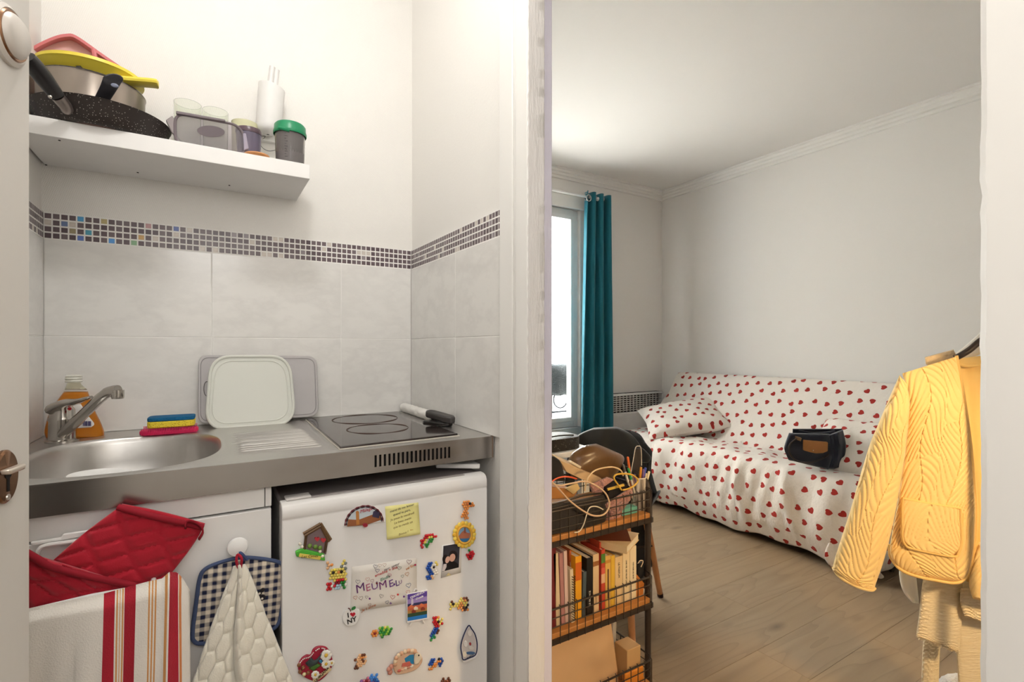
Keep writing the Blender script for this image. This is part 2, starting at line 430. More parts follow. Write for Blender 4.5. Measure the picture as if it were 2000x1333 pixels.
boxo('lining_board', (XR+.006, .14, 0), (ROOM['x0']+.01, .168, 2.08), m_gloss, nj)
# ------------------------------------------------------------------ window
wn = sempty('window_1', (1.9, R['y1'], WZ0))
m_pvc = P('#e9eaea', .35); yf = R['y1']+.03
def frame(name, x0, x1, z0, z1, w, y0, y1, mat, par, bev=.004):
    m = MB().box((x0, y0, z0), (x0+w, y1, z1)).box((x1-w, y0, z0), (x1, y1, z1)).box((x0+w, y0, z0), (x1-w, y1, z0+w)).box((x0+w, y0, z1-w), (x1-w, y1, z1))
    return m.build(name, mat, par, bevel=bev)
frame('window_frame', WX0, WX1, WZ0, WZ1, .045, yf, yf+.06, m_pvc, wn)
mid = (WX0+WX1)/2
m_glass = base('window_glass', '#ffffff', .0, trans=1, ior=1.02)
for (a, b_) in ((WX0+.045, mid), (mid, WX1-.045)):
    s_ = frame('sash', a, b_, WZ0+.045, WZ1-.045, .032, yf-.012, yf+.045, m_pvc, wn)
    boxo('pane', (a+.03, yf+.012, WZ0+.075), (b_-.03, yf+.016, WZ1-.075), m_glass, s_)
boxo('sill_panel', (WX0-.02, R['y1']-.012, WZ0-.16), (WX1+.02, R['y1']+.03, WZ0), P('#c9cccb', .4), wn, bevel=.004)
boxo('window_head', (WX0-.02, R['y1']-.02, WZ1), (WX1+.03, R['y1']+.02, WZ1+.10), m_gloss, wn, bevel=.006)
# outside: opposite facade, pilaster, railing, blanket
fac = thing('facade', 'pale sunlit facade across the street, seen through the window', 'building', (3.0, 7.0, -6))
boxo('facade_wall', (-6, 7.0, -6), (14, 7.3, 9), P('#f3efe6', .9), fac)
for k in range(8): boxo('facade_ledge', (-6, 6.94, -5+k*1.6), (14, 7.0, -4.93+k*1.6), P('#ded8cc', .9), fac)
struct(boxo('ground', (-6, 3.3, -6.2), (14, 7.0, -6), P('#8d8a86', .9)))
rl = thing('balcony_railing', 'dark wrought iron balcony railing with scrolls outside the window', 'railing', (1.95, 3.27, .2))
m_iron = P('#2e3338', .5, .6)
MB().tube([(1.2, 3.27, .96), (2.75, 3.27, .96)], .012).build('top_rail', m_iron, rl)
MB().tube([(1.2, 3.27, .60), (2.75, 3.27, .60)], .008).build('bottom_rail', m_iron, rl)
for k in range(8):
    x = 1.3+k*.18; MB().tube([(x, 3.27, .5), (x, 3.27, .96)], .007).build('baluster', m_iron, rl)
    MB().tube([(x+.09+.07*math.cos(t), 3.27, .70+.07*math.sin(t)) for t in np.linspace(0, 2*PI, 20, endpoint=False)], .006, 6, True).build('scroll', m_iron, rl)
rows = []
for j in range(24):
    v = j/23; r_ = []
    for i in range(30):
        x = 1.9+i*.03; a = v*2-1
        y_ = 3.27-.022*math.cos(a*PI/2)*0 + (.03 if a > 0 else -.03)*min(1, abs(a)*6)+.006*math.sin(i*.9); z = .985-max(0, abs(a)-.08)*.27+.004*math.sin(i*1.7)
        r_.append((x, y_, z))
    rows.append(r_)
m_blk = P('#585d5f', .95, bump=.8, bscale=120, bdist=.006, vary=.25)
tag(MB().grid(rows).build('blanket', m_blk, solid=.012), 'grey shaggy blanket hung over the balcony railing outside', 'blanket')
# ------------------------------------------------------------------ kitchenette
ZC = .897
def steel(name, rough=.28, color='#bbb9b7', stretch=(8, 500, 500), stain=.0):
    m = base(name, color, rough, 1.0); N = NT(m); o = N.obj(); n = N.noise(N.mapping(o, stretch), 1, 4)
    rr = N.new('MapRange'); rr.inputs[3].default_value = rough*.9; rr.inputs[4].default_value = rough*1.15; N.link(n, rr.inputs[0]); N.link(rr.outputs[0], N.b.inputs['Roughness'])
    c = lin(color); cc = N.mix(n, tuple(x*.95 for x in c), tuple(min(1, x*1.04) for x in c))
    if stain:
        s2 = N.math('MULTIPLY', N.math('POWER', N.noise(N.mapping(o, (4, 4, 7)), 1, 3), 3), stain); cc = N.mix(s2, cc, lin('#6e5648'))
    N.col(cc); N.bump(n, .02, .0006); return m
m_steel = steel('brushed_steel', .24, '#b3b0ad', stain=1.3); m_basin = steel('basin_steel', .34, '#cfcdca', (60, 60, 60), .4)
m_chrome = P('#b9b4ae', .16, 1.0, vary=.15); m_white = P('#efedea', .4); m_dark = P('#14110f', .7)
wt = thing('sink_worktop', 'brushed stainless steel sink worktop with drainer and built-in hob', 'worktop', (.137, 1.44, .842))
# top with the bowl
cx, cy, ax, ay, n = -.150, 1.388, .178, .224, 72
x0, x1, y0, y1 = XL+.001, .042, 1.134, YB-.002
def sup(t, k=1, e=2.7):
    c, s_ = math.cos(t), math.sin(t); return (abs(c)**(2/e)*(1 if c >= 0 else -1)*ax*k, abs(s_)**(2/e)*(1 if s_ >= 0 else -1)*ay*k)
ring0 = []; T_ = [2*PI*i/n for i in range(n)]
for t in T_:
    dx, dy = sup(t); s_ = 1e9
    if dx > 1e-9: s_ = min(s_, (x1-cx)/dx)
    if dx < -1e-9: s_ = min(s_, (x0-cx)/dx)
    if dy > 1e-9: s_ = min(s_, (y1-cy)/dy)
    if dy < -1e-9: s_ = min(s_, (y0-cy)/dy)
    ring0.append([cx+dx*s_, cy+dy*s_, ZC])
for c in ((x0, y0), (x1, y0), (x0, y1), (x1, y1)):
    k = min(range(n), key=lambda i: (ring0[i][0]-c[0])**2+(ring0[i][1]-c[1])**2); ring0[k] = [c[0], c[1], ZC]
rows = [ring0]
for k, z in ((1.045, ZC), (1.03, ZC+.0015), (1.01, ZC+.001), (.99, ZC-.004), (.975, ZC-.015), (.95, ZC-.06), (.91, ZC-.115), (.84, ZC-.138), (.6, ZC-.145), (.16, ZC-.15), (.12, ZC-.158), (.01, ZC-.158)):
    rows.append([(cx+sup(t, k)[0], cy+sup(t, k)[1], z) for t in T_])
MB().grid(rows, wrap=True).build('sink_bowl', m_basin, wt)
MB().lathe([(.024, 0), (.022, .003), (.012, .003), (.010, .001), (.001, .001)], 20, Matrix.Translation((cx, cy, ZC-.157))).build('drain', m_chrome, wt)
MB().box((-.325, 1.33, ZC-.055), (-.318, 1.40, ZC-.03)).build('overflow_plate', P('#8a7566', .5, .5), wt, bevel=.003)
# draining board with raised ribs
rows = []
xs = np.linspace(.042, .252, 44); ys = np.linspace(1.134, YB-.002, 360)
for yv in ys:
    r_ = []
    for xv in xs:
        z = ZC; inx = min((xv-.055)/.012, (.236-xv)/.012); iny = min((yv-1.222)/.012, (1.53-yv)/.012); e = max(0, min(1, inx, iny))
        if e > 0: z += e*.0034*(.5+.5*math.cos((yv-1.23)/.0245*2*PI))**6
        e2 = max(0, 1-abs(xv-.246)/.006)*(1 if 1.17 < yv < 1.70 else 0); z += e2*.0022
        r_.append((xv, yv, z))
    rows.append(r_)
MB().grid(rows).build('draining_board', m_basin, wt)
boxo('worktop_sheet', (.252, 1.134, ZC-.004), (XR-.001, YB-.002, ZC), m_basin, wt)
# front apron with a row of vent slots
m = MB(); s0, pitch, ns, sw = .3235, .01075, 18, .0052
yA, yBk = 1.1325, 1.136
m.box((XL+.001, yA, .842), (s0, yBk, ZC+.0005)).box((s0+pitch*ns, yA, .842), (XR-.001, yBk, ZC+.0005))
m.box((s0, yA, .842), (s0+pitch*ns, yBk, .8555)).box((s0, yA, .8825), (s0+pitch*ns, yBk, ZC+.0005))
for k in range(ns):
    a = s0+k*pitch; m.box((a+sw/2+pitch/2-.0001, yA, .8555), (a+pitch+pitch/2-sw/2 if k < ns-1 else s0+pitch*ns, yBk, .8825))
m.box((s0, yA, .8555), (s0+pitch/2-sw/2, yBk, .8825))
m.build('front_apron', m_steel, wt)
boxo('vent_shade', (s0-.01, 1.16, .845), (s0+pitch*ns+.01, 1.162, .893), m_dark, wt)  # black sheet stands in for the shade behind the slots
boxo('end_cap', (XR-.004, 1.1318, .842), (XR-.0005, 1.14, ZC+.001), P('#7d6a5c', .6), wt)
# hob
hq = [(.258, 1.168), (.560, 1.185), (.573, 1.705), (.270, 1.690)]
MB().hull([(x, y, ZC) for x, y in [(.255, 1.164), (.563, 1.181), (.576, 1.709), (.267, 1.694)]], (0, 0, .002)).build('hob_seal', P('#c9c2b8', .5), wt)
m_hob = base('ceramic_glass', '#231c1b', .06); N = NT(m_hob); f_ = N.math('POWER', N.noise(N.obj(), 9, 5), 4); N.col(N.mix(N.math('MULTIPLY', f_, 3), lin('#211a19'), lin('#5a4a44')))
hob = MB().hull([(x, y, ZC+.001) for x, y in hq], (0, 0, .0055)).build('hob_glass', m_hob, wt, bevel=.0015)
for (c_, r_) in (((.425, 1.575), .098), ((.405, 1.372), .082)):
    MB().tube([(c_[0]+r_*math.cos(t), c_[1]+r_*math.sin(t), ZC+.0066) for t in np.linspace(0, 2*PI, 60, endpoint=False)], [.0014+.0006*math.sin(5*t) for t in np.linspace(0, 2*PI, 60, endpoint=False)], 6, True).build('burnt_ring', P('#4a342a', .6), hob)
# cabinet under the sink
m_lam = P('#eceae7', .38, vary=.03)
cb = thing('sink_cabinet', 'white laminate cabinet with round knob under the sink', 'cabinet', (-.12, 1.44, 0))
MB().box((XL+.001, 1.162, .05), (XL+.018, 1.74, .836)).box((.098, 1.162, .05), (.115, 1.74, .836)).box((XL+.018, 1.162, .05), (.098, 1.74, .068)).box((XL+.018, 1.73, .068), (.098, 1.74, .836)).build('body', m_lam, cb, smooth=False)
boxo('top_rail', (XL+.001, 1.146, .799), (.102, 1.162, .8415), m_lam, cb, bevel=.001)
boxo('corner_post', (.1035, 1.146, .799), (.115, 1.162, .8415), m_lam, cb, bevel=.001)
dr = boxo('door', (XL+.003, 1.140, .06), (.114, 1.158, .7955), m_lam, cb, bevel=.0015)
kp = aY(464, 1068, 1.12)
Mk = Matrix.Translation((kp.x, 1.140, kp.z)) @ Matrix.Rotation(PI/2, 4, 'X')
MB().lathe([(.0001, 0), (.007, 0), (.007, .012), (.016, .017), (.0185, .022), (.017, .0265), (.009, .029), (.0001, .0295)], 28, Mk).build('knob', P('#f6f5f3', .2), dr)
boxo('plinth', (XL+.001, 1.20, 0), (.115, 1.22, .05), P('#d8d5d0', .5), cb)
# ------------------------------------------------------------------ refrigerator
YF = 1.105
fg = thing('mini_fridge', 'small white fridge covered in souvenir magnets under the worktop', 'fridge', (.367, 1.4, 0))
m_fr = P('#e7e4e1', .35, vary=.03)
boxo('body', (.134, 1.162, .012), (.602, 1.70, .792), m_fr, fg, bevel=.004)
boxo('top_plate', (.130, 1.150, .792), (.606, 1.70, .806), P('#8d8583', .45), fg, bevel=.006)  # grey carries the shade under the worktop in its colour
pr_ = [(YF, .06), (YF, .772), (YF+.0015, .776), (YF, .780), (YF+.001, .795), (YF+.006, .804), (YF+.016, .8085), (YF+.034, .809), (YF+.045, .806), (YF+.045, .06)]
k = len(pr_); vs = [(.130, a, b) for a, b in pr_]+[(.604, a, b) for a, b in pr_]
fdoor = MB().add(vs, [(i, (i+1)%k, k+(i+1)%k, k+i) for i in range(k)]+[tuple(range(k)), tuple(range(k, 2*k))[::-1]]).build('door', m_fr, fg, bevel=.002)
boxo('handle_recess', (.19, YF+.018, .8087), (.55, YF+.030, .8105), P('#a39c99', .4), fdoor, bevel=.001)
boxo('hinge_plate', (.140, YF+.02, .809), (.19, YF+.052, .814), P('#cfcac6', .4), fg, bevel=.002)
boxo('seal', (.136, 1.150, .07), (.598, 1.1615, .785), P('#b7b2ae', .7), fg)
MB().hull([(.505, 1.20, .816), (.598, 1.135, .816), (.604, 1.145, .816), (.604, 1.24, .816), (.52, 1.24, .816)], (0, 0, .012)).build('hinge_cover', P('#f1efec', .4), fg, bevel=.003)
for sx in (.15, .59): MB().lathe([(.0001, 0), (.015, 0), (.015, .012), (.0001, .012)], 12, Matrix.Translation((sx-.0, 1.2, 0))).build('foot', m_dark, fg)
# ------------------------------------------------------------------ tap
tp = thing('kitchen_tap', 'chrome single-lever mixer tap at the left of the sink', 'tap', (-.305, 1.63, ZC))
c_ = (-.303, 1.625)
MB().lathe([(.0001, 0), (.033, 0), (.033, .004), (.027, .007), (.026, .05), (.0275, .054), (.0275, .058), (.025, .062), (.024, .078), (.018, .088), (.0001, .09)], 32, Matrix.Translation((c_[0], c_[1], ZC))).build('body', m_chrome, tp)
a_ = Vector((c_[0]+.004, c_[1]-.018, ZC+.02)); e_ = aY(196, 778, 1.50); f2 = aY(213, 766, 1.487); g_ = aY(230, 764, 1.475)
MB().tube(smooth_path([a_, a_.lerp(e_, .35), a_.lerp(e_, .7), e_, f2, g_], 22), [.0125]*6+[.0115]*10+[.0125]*3+[.0135]*3, 14).build('spout', m_chrome, tp)
MB().lathe([(.0001, 0), (.0115, 0), (.0125, .004), (.0125, .02), (.0001, .02)], 18, Matrix.Translation((g_.x, g_.y, g_.z-.018))).build('aerator', m_chrome, tp)
lv = [Vector((c_[0]-.012, c_[1], ZC+.082)), Vector((c_[0]+.012, c_[1]-.03, ZC+.096)), aY(150, 785, 1.55), aY(178, 776, 1.52)]
sp_ = smooth_path(lv, 14); m = MB(); rows = []
for i, p in enumerate(sp_):
    w = .024*(1-i/13)**.7+.006; h = .012*(1-i/13)+.003
    sd = Vector((.55, .83, 0)); rows.append([p+sd*w*math.cos(t)+Vector((0, 0, h*math.sin(t))) for t in np.linspace(0, 2*PI, 12, endpoint=False)])
m.grid(rows, wrap=True); m.f += [tuple(range(12)), tuple(range(13*12, 14*12))[::-1]]; m.m += [0, 0]
m.build('lever', m_chrome, tp)
MB().ball(aY(136, 799, 1.592), .0042).build('red_dot', P('#d8202a', .3), tp)
# ------------------------------------------------------------------ dish soap bottle
bt = thing('soap_bottle', 'clear bottle of orange dish soap behind the tap', 'bottle', (-.28, 1.69, ZC))
pmb = onY(1.69)
m_or = base('orange_soap', '#f09a2e', .12, trans=.55, ior=1.33); m_cl = base('clear_plastic', '#e9e6cf', .15, trans=.75, ior=1.2)
Lb = [(125, 765), (112, 782), (98, 803), (90, 825), (86, 845), (90, 857)]; Rb = [(172, 765), (178, 782), (186, 803), (197, 825), (204, 845), (201, 857)]
loft(Lb, Rb, pmb, .034, 14, 26, pw=.7, back=.9).build('liquid', m_or, bt)
loft([(131, 747), (130, 752), (126, 762)], [(157, 747), (160, 752), (171, 762)], pmb, .026, 14, 10, pw=.8, back=.9).build('shoulder', m_cl, bt)
cp = aY(144, 747, 1.69); MB().lathe([(.0001, 0), (.017, 0), (.018, .003), (.016, .0065), (.018, .009), (.016, .013), (.0175, .016), (.014, .019), (.0001, .02)], 20, Matrix.Translation(cp)).build('cap', P('#efeee2', .35, trans=.2), bt)
loft([(140, 790), (134, 812), (134, 832), (150, 837)], [(158, 790), (172, 812), (184, 828), (178, 835)], lambda x, y, o=0: pmb(x, y, .0345+o), .0012, 8, 12).build('label', P('#f2efea', .4), bt)
loft([(118, 783), (120, 790)], [(150, 779), (154, 787)], lambda x, y, o=0: pmb(x, y, .035+o), .0012, 6, 6).build('brand_patch', P('#2c3fa8', .4), bt)
for k in range(7):
    q = pmb(162+k*2.4, 828, .038); MB().box((q.x, q.y, q.z-.006), (q.x+.0012+(k%3)*.0004, q.y+.001, q.z+.006)).build('barcode_bar', P('#3a3470', .5), bt)
# ------------------------------------------------------------------ sponge and scrubber
sc = thing('silicone_scrubber', 'flat magenta silicone scrubber with bristles under the sponge', 'scrubber', (-.085, 1.63, ZC))
def oblong(cx, cy, hx, hy, ang, n=28, e=3.2, waist=0):
    out = []
    for t in np.linspace(0, 2*PI, n, endpoint=False):
        c, s_ = math.cos(t), math.sin(t); x = abs(c)**(2/e)*(1 if c > 0 else -1)*hx; y = abs(s_)**(2/e)*(1 if s_ > 0 else -1)*hy
        y *= 1-waist*max(0, 1-abs(x/hx)*1.6)
        out.append((cx+x*math.cos(ang)-y*math.sin(ang), cy+x*math.sin(ang)+y*math.cos(ang)))
    return out
MB().hull([(x, y, ZC+.001) for x, y in oblong(-.085, 1.632, .066, .032, -.06, waist=.12)], (0, 0, .011)).build('pad', P('#d81b55', .45), sc, bevel=.003)
m = MB()
for i in range(44):
    for q in (-1, 1):
        x = -.145+i*.0028; y = 1.632+q*.031-(x+.085)*.06; m.box((x, y-.003, ZC+.002), (x+.0014, y+.003, ZC+.018))
m.build('bristles', P('#e02560', .5), sc)['kind'] = 'stuff'
spg = thing('kitchen_sponge', 'yellow sponge with blue scouring top lying on the scrubber', 'sponge', (-.08, 1.63, ZC+.018))
m_sp = base('sponge_foam', '#ecd23a', .95); N = NT(m_sp); v_ = N.new('TexVoronoi'); v_.inputs['Scale'].default_value = 260; N.link(N.obj(), v_.inputs['Vector'])
N.col(N.mix(N.math('LESS_THAN', v_.outputs['Distance'], .28), lin('#ecd440'), lin('#b5902a'))); N.bump(v_.outputs['Distance'], .6, .002)
MB().hull([(x, y, ZC+.0185) for x, y in oblong(-.08, 1.633, .053, .031, -.05, e=6)], (0, 0, .0175)).build('foam', m_sp, spg, bevel=.003)
MB().hull([(x, y, ZC+.036) for x, y in oblong(-.08, 1.633, .053, .031, -.05, e=6)], (0, 0, .010)).build('scouring_pad', P('#14608c', .95, bump=.9, bscale=240, bdist=.003, vary=.3), spg, bevel=.002)
# ------------------------------------------------------------------ cutting board and box lid leaning on the tiles
def rrect(px0, py0, px1, py1, r, n=6):
    out = []
    for cx, cy, a0 in ((px1-r, py0+r, -90), (px1-r, py1-r, 0), (px0+r, py1-r, 90), (px0+r, py0+r, 180)):
        for k in range(n+1): a = math.radians(a0+90*k/n); out.append((cx+r*math.cos(a), cy+r*math.sin(a)))
    return out
def leanY(y0, lean): return lambda x, y, o=0: (lambda q: Vector((q.x, y0+(q.z-ZC)*lean-o, q.z)))(aY(x, y, y0))
cbrd = thing('cutting_board', 'grey plastic cutting board standing against the tiles', 'cutting board', (.146, 1.71, ZC))
pmc = leanY(1.708, .12)
def quadout(c, r, n=6):
    """rounded quadrilateral through 4 pixel corners"""
    out = []; c = [Vector(p) for p in c]
    for i in range(4):
        p = c[i]; a = (c[i-1]-p).normalized(); b = (c[(i+1)%4]-p).normalized()
        for k in range(n+1):
            t = k/n; out.append(tuple((p+a*r)*(1-t)**2+p*2*t*(1-t)+(p+b*r)*t*t))
    return out
oc = quadout([(387, 694), (621, 696), (622, 813), (387, 829)], 20)
MB().hull([pmc(x, y) for x, y in oc], (0, -.008, 0)).build('board', P('#bdb9b9', .45, bump=.2, bscale=150), cbrd, bevel=.002)
ic = quadout([(392, 699), (616, 701), (617, 808), (392, 823)], 17)
MB().tube([pmc(x, y, .0085) for x, y in ic], .0009, 5, True).build('juice_groove', P('#8f8b8c', .6), cbrd)
MB().tube([pmc(404+6*math.cos(t), 760+14*math.sin(t), .0086) for t in np.linspace(0, 2*PI, 20, endpoint=False)], .0012, 5, True).build('hanging_hole', P('#77716f', .6), cbrd)
ld = thing('box_lid', 'white translucent food box lid leaning in front of the cutting board', 'lid', (.115, 1.67, ZC))
pml = leanY(1.665, .16)
m_lid = base('milky_plastic', '#f6f7ee', .35, trans=.25, ior=1.3)
ol = quadout([(413, 697), (567, 696), (576, 827), (402, 838)], 40, 8)
MB().hull([pml(x, y) for x, y in ol], (0, -.006, 0)).build('panel', m_lid, ld, bevel=.002)
MB().tube([pml(x, y, .007) for x, y in ol], .0045, 8, True).build('rim', m_lid, ld)
il = quadout([(422, 706), (558, 705), (566, 819), (412, 829)], 36, 8)
MB().tube([pml(x, y, .0065) for x, y in il], .0018, 6, True).build('inner_ridge', m_lid, ld)
# ------------------------------------------------------------------ dish in the sink
ds = thing('sink_dish', 'white oval dish lying in the sink bowl', 'dish', (-.16, 1.31, .76))
Mt = Matrix.Translation((-.195, 1.33, .7535)) @ Matrix.Rotation(math.radians(3), 4, 'Y')
MB().lathe([(.0001, 0), (.03, 0), (.035, .006), (.050, .103), (.056, .110), (.053, .113), (.034, .107), (.0001, .106)], 40, Mt).build('bowl', P('#f4f3f1', .2), ds)
# ------------------------------------------------------------------ foil roll and lighter at the hob
rl_ = thing('paper_roll', 'crumpled white paper roll lying along the wall beside the hob', 'roll', (.60, 1.58, ZC))
ra, rb = Vector((.603, 1.725, ZC+.0165)), Vector((.598, 1.435, ZC+.017)); m = MB()
ax_ = (rb-ra).normalized(); si = ax_.cross(Vector((0, 0, 1))).normalized(); rows = []
for i in range(30):
    p = ra.lerp(rb, i/29); r_ = .0155+.0012*math.sin(i*1.7)
    rows.append([p+(si*math.cos(t)*(1+.06*math.sin(3*t+i))+Vector((0, 0, math.sin(t))))*r_ for t in np.linspace(0, 2*PI, 18, endpoint=False)])
for s_, dr_ in ((29, .8), (29, .78)): pass
rows.append([rb+(si*math.cos(t)+Vector((0, 0, math.sin(t))))*.0115 for t in np.linspace(0, 2*PI, 18, endpoint=False)])
rows.append([ra.lerp(rb, .6)+(si*math.cos(t)+Vector((0, 0, math.sin(t))))*.011 for t in np.linspace(0, 2*PI, 18, endpoint=False)])
m.grid(rows, wrap=True).build('wrap', P('#eeebe6', .6, bump=.5, bscale=60, bdist=.004), rl_)
m = MB(); m.lathe([(.0108, 0), (.0108, .06), (.0001, .06)], 16, Matrix.Translation(rb) @ Matrix.Rotation(PI/2, 4, 'X') @ Matrix.Translation((0, 0, -.062))); m.build('hole_shade', P('#3a332d', .8), rl_)  # dark plug paints the shade inside the roll's open end
lt = thing('utensil_clip', 'black faceted plastic clip lying at the end of the paper roll', 'clip', (.592, 1.36, ZC))
hx = [(-.058, -.010), (-.045, -.019), (.035, -.019), (.056, -.008), (.058, .006), (.040, .018), (-.045, .018), (-.058, .009)]
Mx = Matrix.Translation((.592, 1.372, ZC+.024)) @ Matrix.Rotation(math.radians(-72), 4, 'Z') @ Matrix.Rotation(math.radians(6), 4, 'Y')
MB().hull([Mx @ Vector((x, y, -.008)) for x, y in hx], Mx.to_3x3() @ Vector((0, 0, .02))).build('upper_jaw', P('#3b3735', .4), lt, bevel=.005)
Mx2 = Matrix.Translation((.585, 1.375, ZC+.007)) @ Matrix.Rotation(math.radians(-60), 4, 'Z')
MB().hull([Mx2 @ Vector((x*.85, y*1.1, -.006)) for x, y in hx], Mx2.to_3x3() @ Vector((0, 0, .012))).build('lower_jaw', P('#191716', .35), lt, bevel=.004)
# ------------------------------------------------------------------ wall shelf and what stands on it
ZS = 1.647; SH0, SH1 = 1.606, ZS
sh = thing('wall_shelf', 'thick white floating shelf on the kitchen wall holding pans and glasses', 'shelf', (-.055, 1.62, SH0))
boxo('board', (XL+.001, 1.503, SH0), (.2495, YB+.004, SH1), P('#efedeb', .35, vary=.03), sh, bevel=.0012)
for p in ((116, 274), (90, 322), (269, 337), (448, 362)):
    q = aZ(*p, SH0); MB().lathe([(.0001, 0), (.0024, 0), (.0024, .002), (.0001, .002)], 10, Matrix.Translation((q.x, q.y, SH0-.0012))).build('screw_hole', m_dark, sh)
# frying pan
m_pan = base('speckled_nonstick', '#2a2320', .42); N = NT(m_pan); v_ = N.new('TexVoronoi'); v_.inputs['Scale'].default_value = 210; N.link(N.obj(), v_.inputs['Vector'])
N.col(N.mix(N.math('LESS_THAN', v_.outputs['Distance'], .17), lin('#2b2421'), lin('#b9b0a8')))
m_blk = P('#1d1b1c', .35); m_hgrey = P('#3b3a40', .45)
fp = thing('frying_pan', 'black speckled frying pan at the left end of the shelf', 'pan', (-.222, 1.60, ZS))
MB().lathe([(.0001, 0), (.112, 0), (.118, .004), (.128, .02), (.138, .048), (.1405, .052), (.138, .053), (.126, .022), (.112, .008), (.0001, .006)], 64, Matrix.Translation((-.220, 1.60, ZS+.0005))).build('pan_body', m_pan, fp)
MB().lathe([(.0001, 0), (.100, 0), (.104, .0007), (.0001, .0008)], 40, Matrix.Translation((-.220, 1.60, ZS-.0002))).build('base_disc', P('#6a4a40', .5, .4), fp)
ha, hb = aY(128, 208, 1.468), aY(112, 188, 1.445)
MB().tube(smooth_path([ha+Vector((0, .012, -.004)), ha, hb], 8), [.011, .0115, .012, .012, .0125, .0125, .013, .013], 14).build('handle_ferrule', P('#8f8580', .3, .9), fp)
hp = smooth_path([hb, aY(92, 162, 1.425), aY(72, 136, 1.40), aY(52, 112, 1.38)], 16)
hd = MB().tube(hp, [.0135+.0045*math.sin(i/15*PI)*.6+.002*i/15 for i in range(16)], 16).build('handle', m_blk, fp)
MB().ball(aY(98, 189, 1.412), .004).build('rivet', P('#c9c4bf', .25, 1), hd)
# saucepan nested in the pan
sp1 = thing('saucepan', 'stainless steel saucepan with grey handle stacked in the frying pan', 'saucepan', (-.245, 1.63, ZS+.01))
m_pot = steel('pot_steel', .3, '#b5aaa0', (30, 30, 3), .5)
MB().lathe([(.0001, 0), (.098, 0), (.104, .006), (.106, .02), (.107, .118), (.109, .121), (.1055, .121), (.103, .02), (.0001, .012)], 56, Matrix.Translation((-.2455, 1.628, ZS+.012))).build('pot_body', m_pot, sp1)
MB().lathe([(.0001, .006), (.08, .005), (.107, .0005), (.109, -.003), (.107, -.004), (.0001, .001)], 48, Matrix.Translation((-.2455, 1.628, ZS+.136))).build('dark_lid', P('#2a2526', .3), sp1)
q0, q1, q2 = aY(196, 202, 1.512), aY(212, 172, 1.465), aY(222, 152, 1.43)
rows = []
for i, p in enumerate(smooth_path([q0+Vector((0, .02, -.006)), q0, q1, q2], 16)):
    w = .0145+.005*(i/15)**2; h = .009+.003*i/15
    if i == 15: w *= .7; h *= .6
    rows.append([p+Vector((1, -.1, .25))*w*math.cos(t)+Vector((0, -.6, .8))*h*math.sin(t) for t in np.linspace(0, 2*PI, 16, endpoint=False)])
m = MB().grid(rows, wrap=True); m.f += [tuple(range(16)), tuple(range(15*16, 16*16))[::-1]]; m.m += [0, 0]
hd = m.build('handle', m_hgrey, sp1)
MB().ball(aY(224, 167, 1.416), .006, 10, 6, (1.2, .4, .8)).build('hanging_eye', P('#6f7488', .4), hd)
m = MB(); pts = [aY(150+i*5.2, 134+i*2.6, 1.535) for i in range(11)]
m.tube([p+Vector((0, 0, .003*math.sin(i*1.5))) for i, p in enumerate(pts)], [.006+.0015*(i % 2) for i in range(11)], 10)
m.build('side_grip', P('#221d1c', .3), sp1)
# yellow strainer
m_yel = P('#e8d24a', .4)
ys = thing('yellow_strainer', 'yellow plastic strainer bowl with stub handle on the saucepan', 'strainer', (-.26, 1.64, ZS+.14))
My = Matrix.Translation((-.250, 1.635, ZS+.170)) @ Matrix.Rotation(math.radians(-1.5), 4, 'Y')
MB().lathe([(.0001, -.038), (.06, -.036), (.085, -.022), (.100, -.002), (.104, .004), (.108, .004), (.109, -.004), (.104, -.006), (.088, -.028), (.062, -.042), (.0001, -.044)], 56, My).build('bowl', m_yel, ys)
h0 = aY(225, 157, 1.575); h1 = aY(262, 160, 1.575); h2 = aY(300, 163, 1.575); h3 = aY(310, 166, 1.578); rows = []
for i, p in enumerate(smooth_path([h0, h1, h2, h3], 12)):
    w = .022 if i < 10 else .022*(1-(i-9)*.25); rows.append([p+Vector((.0, .9, 0))*w*math.cos(t)+Vector((0, 0, 1))*.0075*math.copysign(abs(math.sin(t))**.5, math.sin(t)) for t in np.linspace(0, 2*PI, 14, endpoint=False)])
m = MB().grid(rows, wrap=True); m.f += [tuple(range(14)), tuple(range(11*14, 12*14))[::-1]]; m.m += [0, 0]; m.build('handle', m_yel, ys)
# pink compartment tray leaning at the back
tr = thing('lunch_tray', 'pink plastic compartment tray leaning on the wall behind the pans', 'tray', (-.28, 1.71, ZS))
m_pk = P('#cf7376', .35); m_pk2 = P('#ecbdb8', .4); pmt = onY(1.69)
def inset(o, k, c): return [(c[0]+(x-c[0])*k, c[1]+(y-c[1])*k) for x, y in o]
to = [(tuple(p)) for p in catmull([(30, 118), (62, 92), (100, 73), (128, 66), (150, 70), (200, 105), (240, 133), (255, 150), (253, 185), (215, 225), (120, 220), (50, 190), (20, 150)], 60, True)]
tc = (140, 150); rings = [[pmt(x, y, -.004) for x, y in to], [pmt(x, y, .004) for x, y in to], [pmt(x, y, .004) for x, y in inset(to, .93, tc)], [pmt(x, y, -.006) for x, y in inset(to, .90, tc)], [pmt(x, y, -.026) for x, y in inset(to, .84, tc)]]
MB().grid(rings, wrap=True).build('tray_rim', m_pk, tr)
MB().hull(rings[4], (0, .002, 0)).build('tray_floor', m_pk2, tr)
for (L, Rr) in (([(58, 105), (62, 130), (70, 160)], [(175, 112), (182, 130), (178, 160)]), ([(192, 128), (190, 150), (195, 175)], [(232, 152), (236, 165), (225, 190)])):
    loft([(x, y) for x, y in L], [(x, y) for x, y in Rr], lambda x, y, o=0: pmt(x, y, -.026+o), .008, 10, 10).build('compartment', m_pk2, tr)
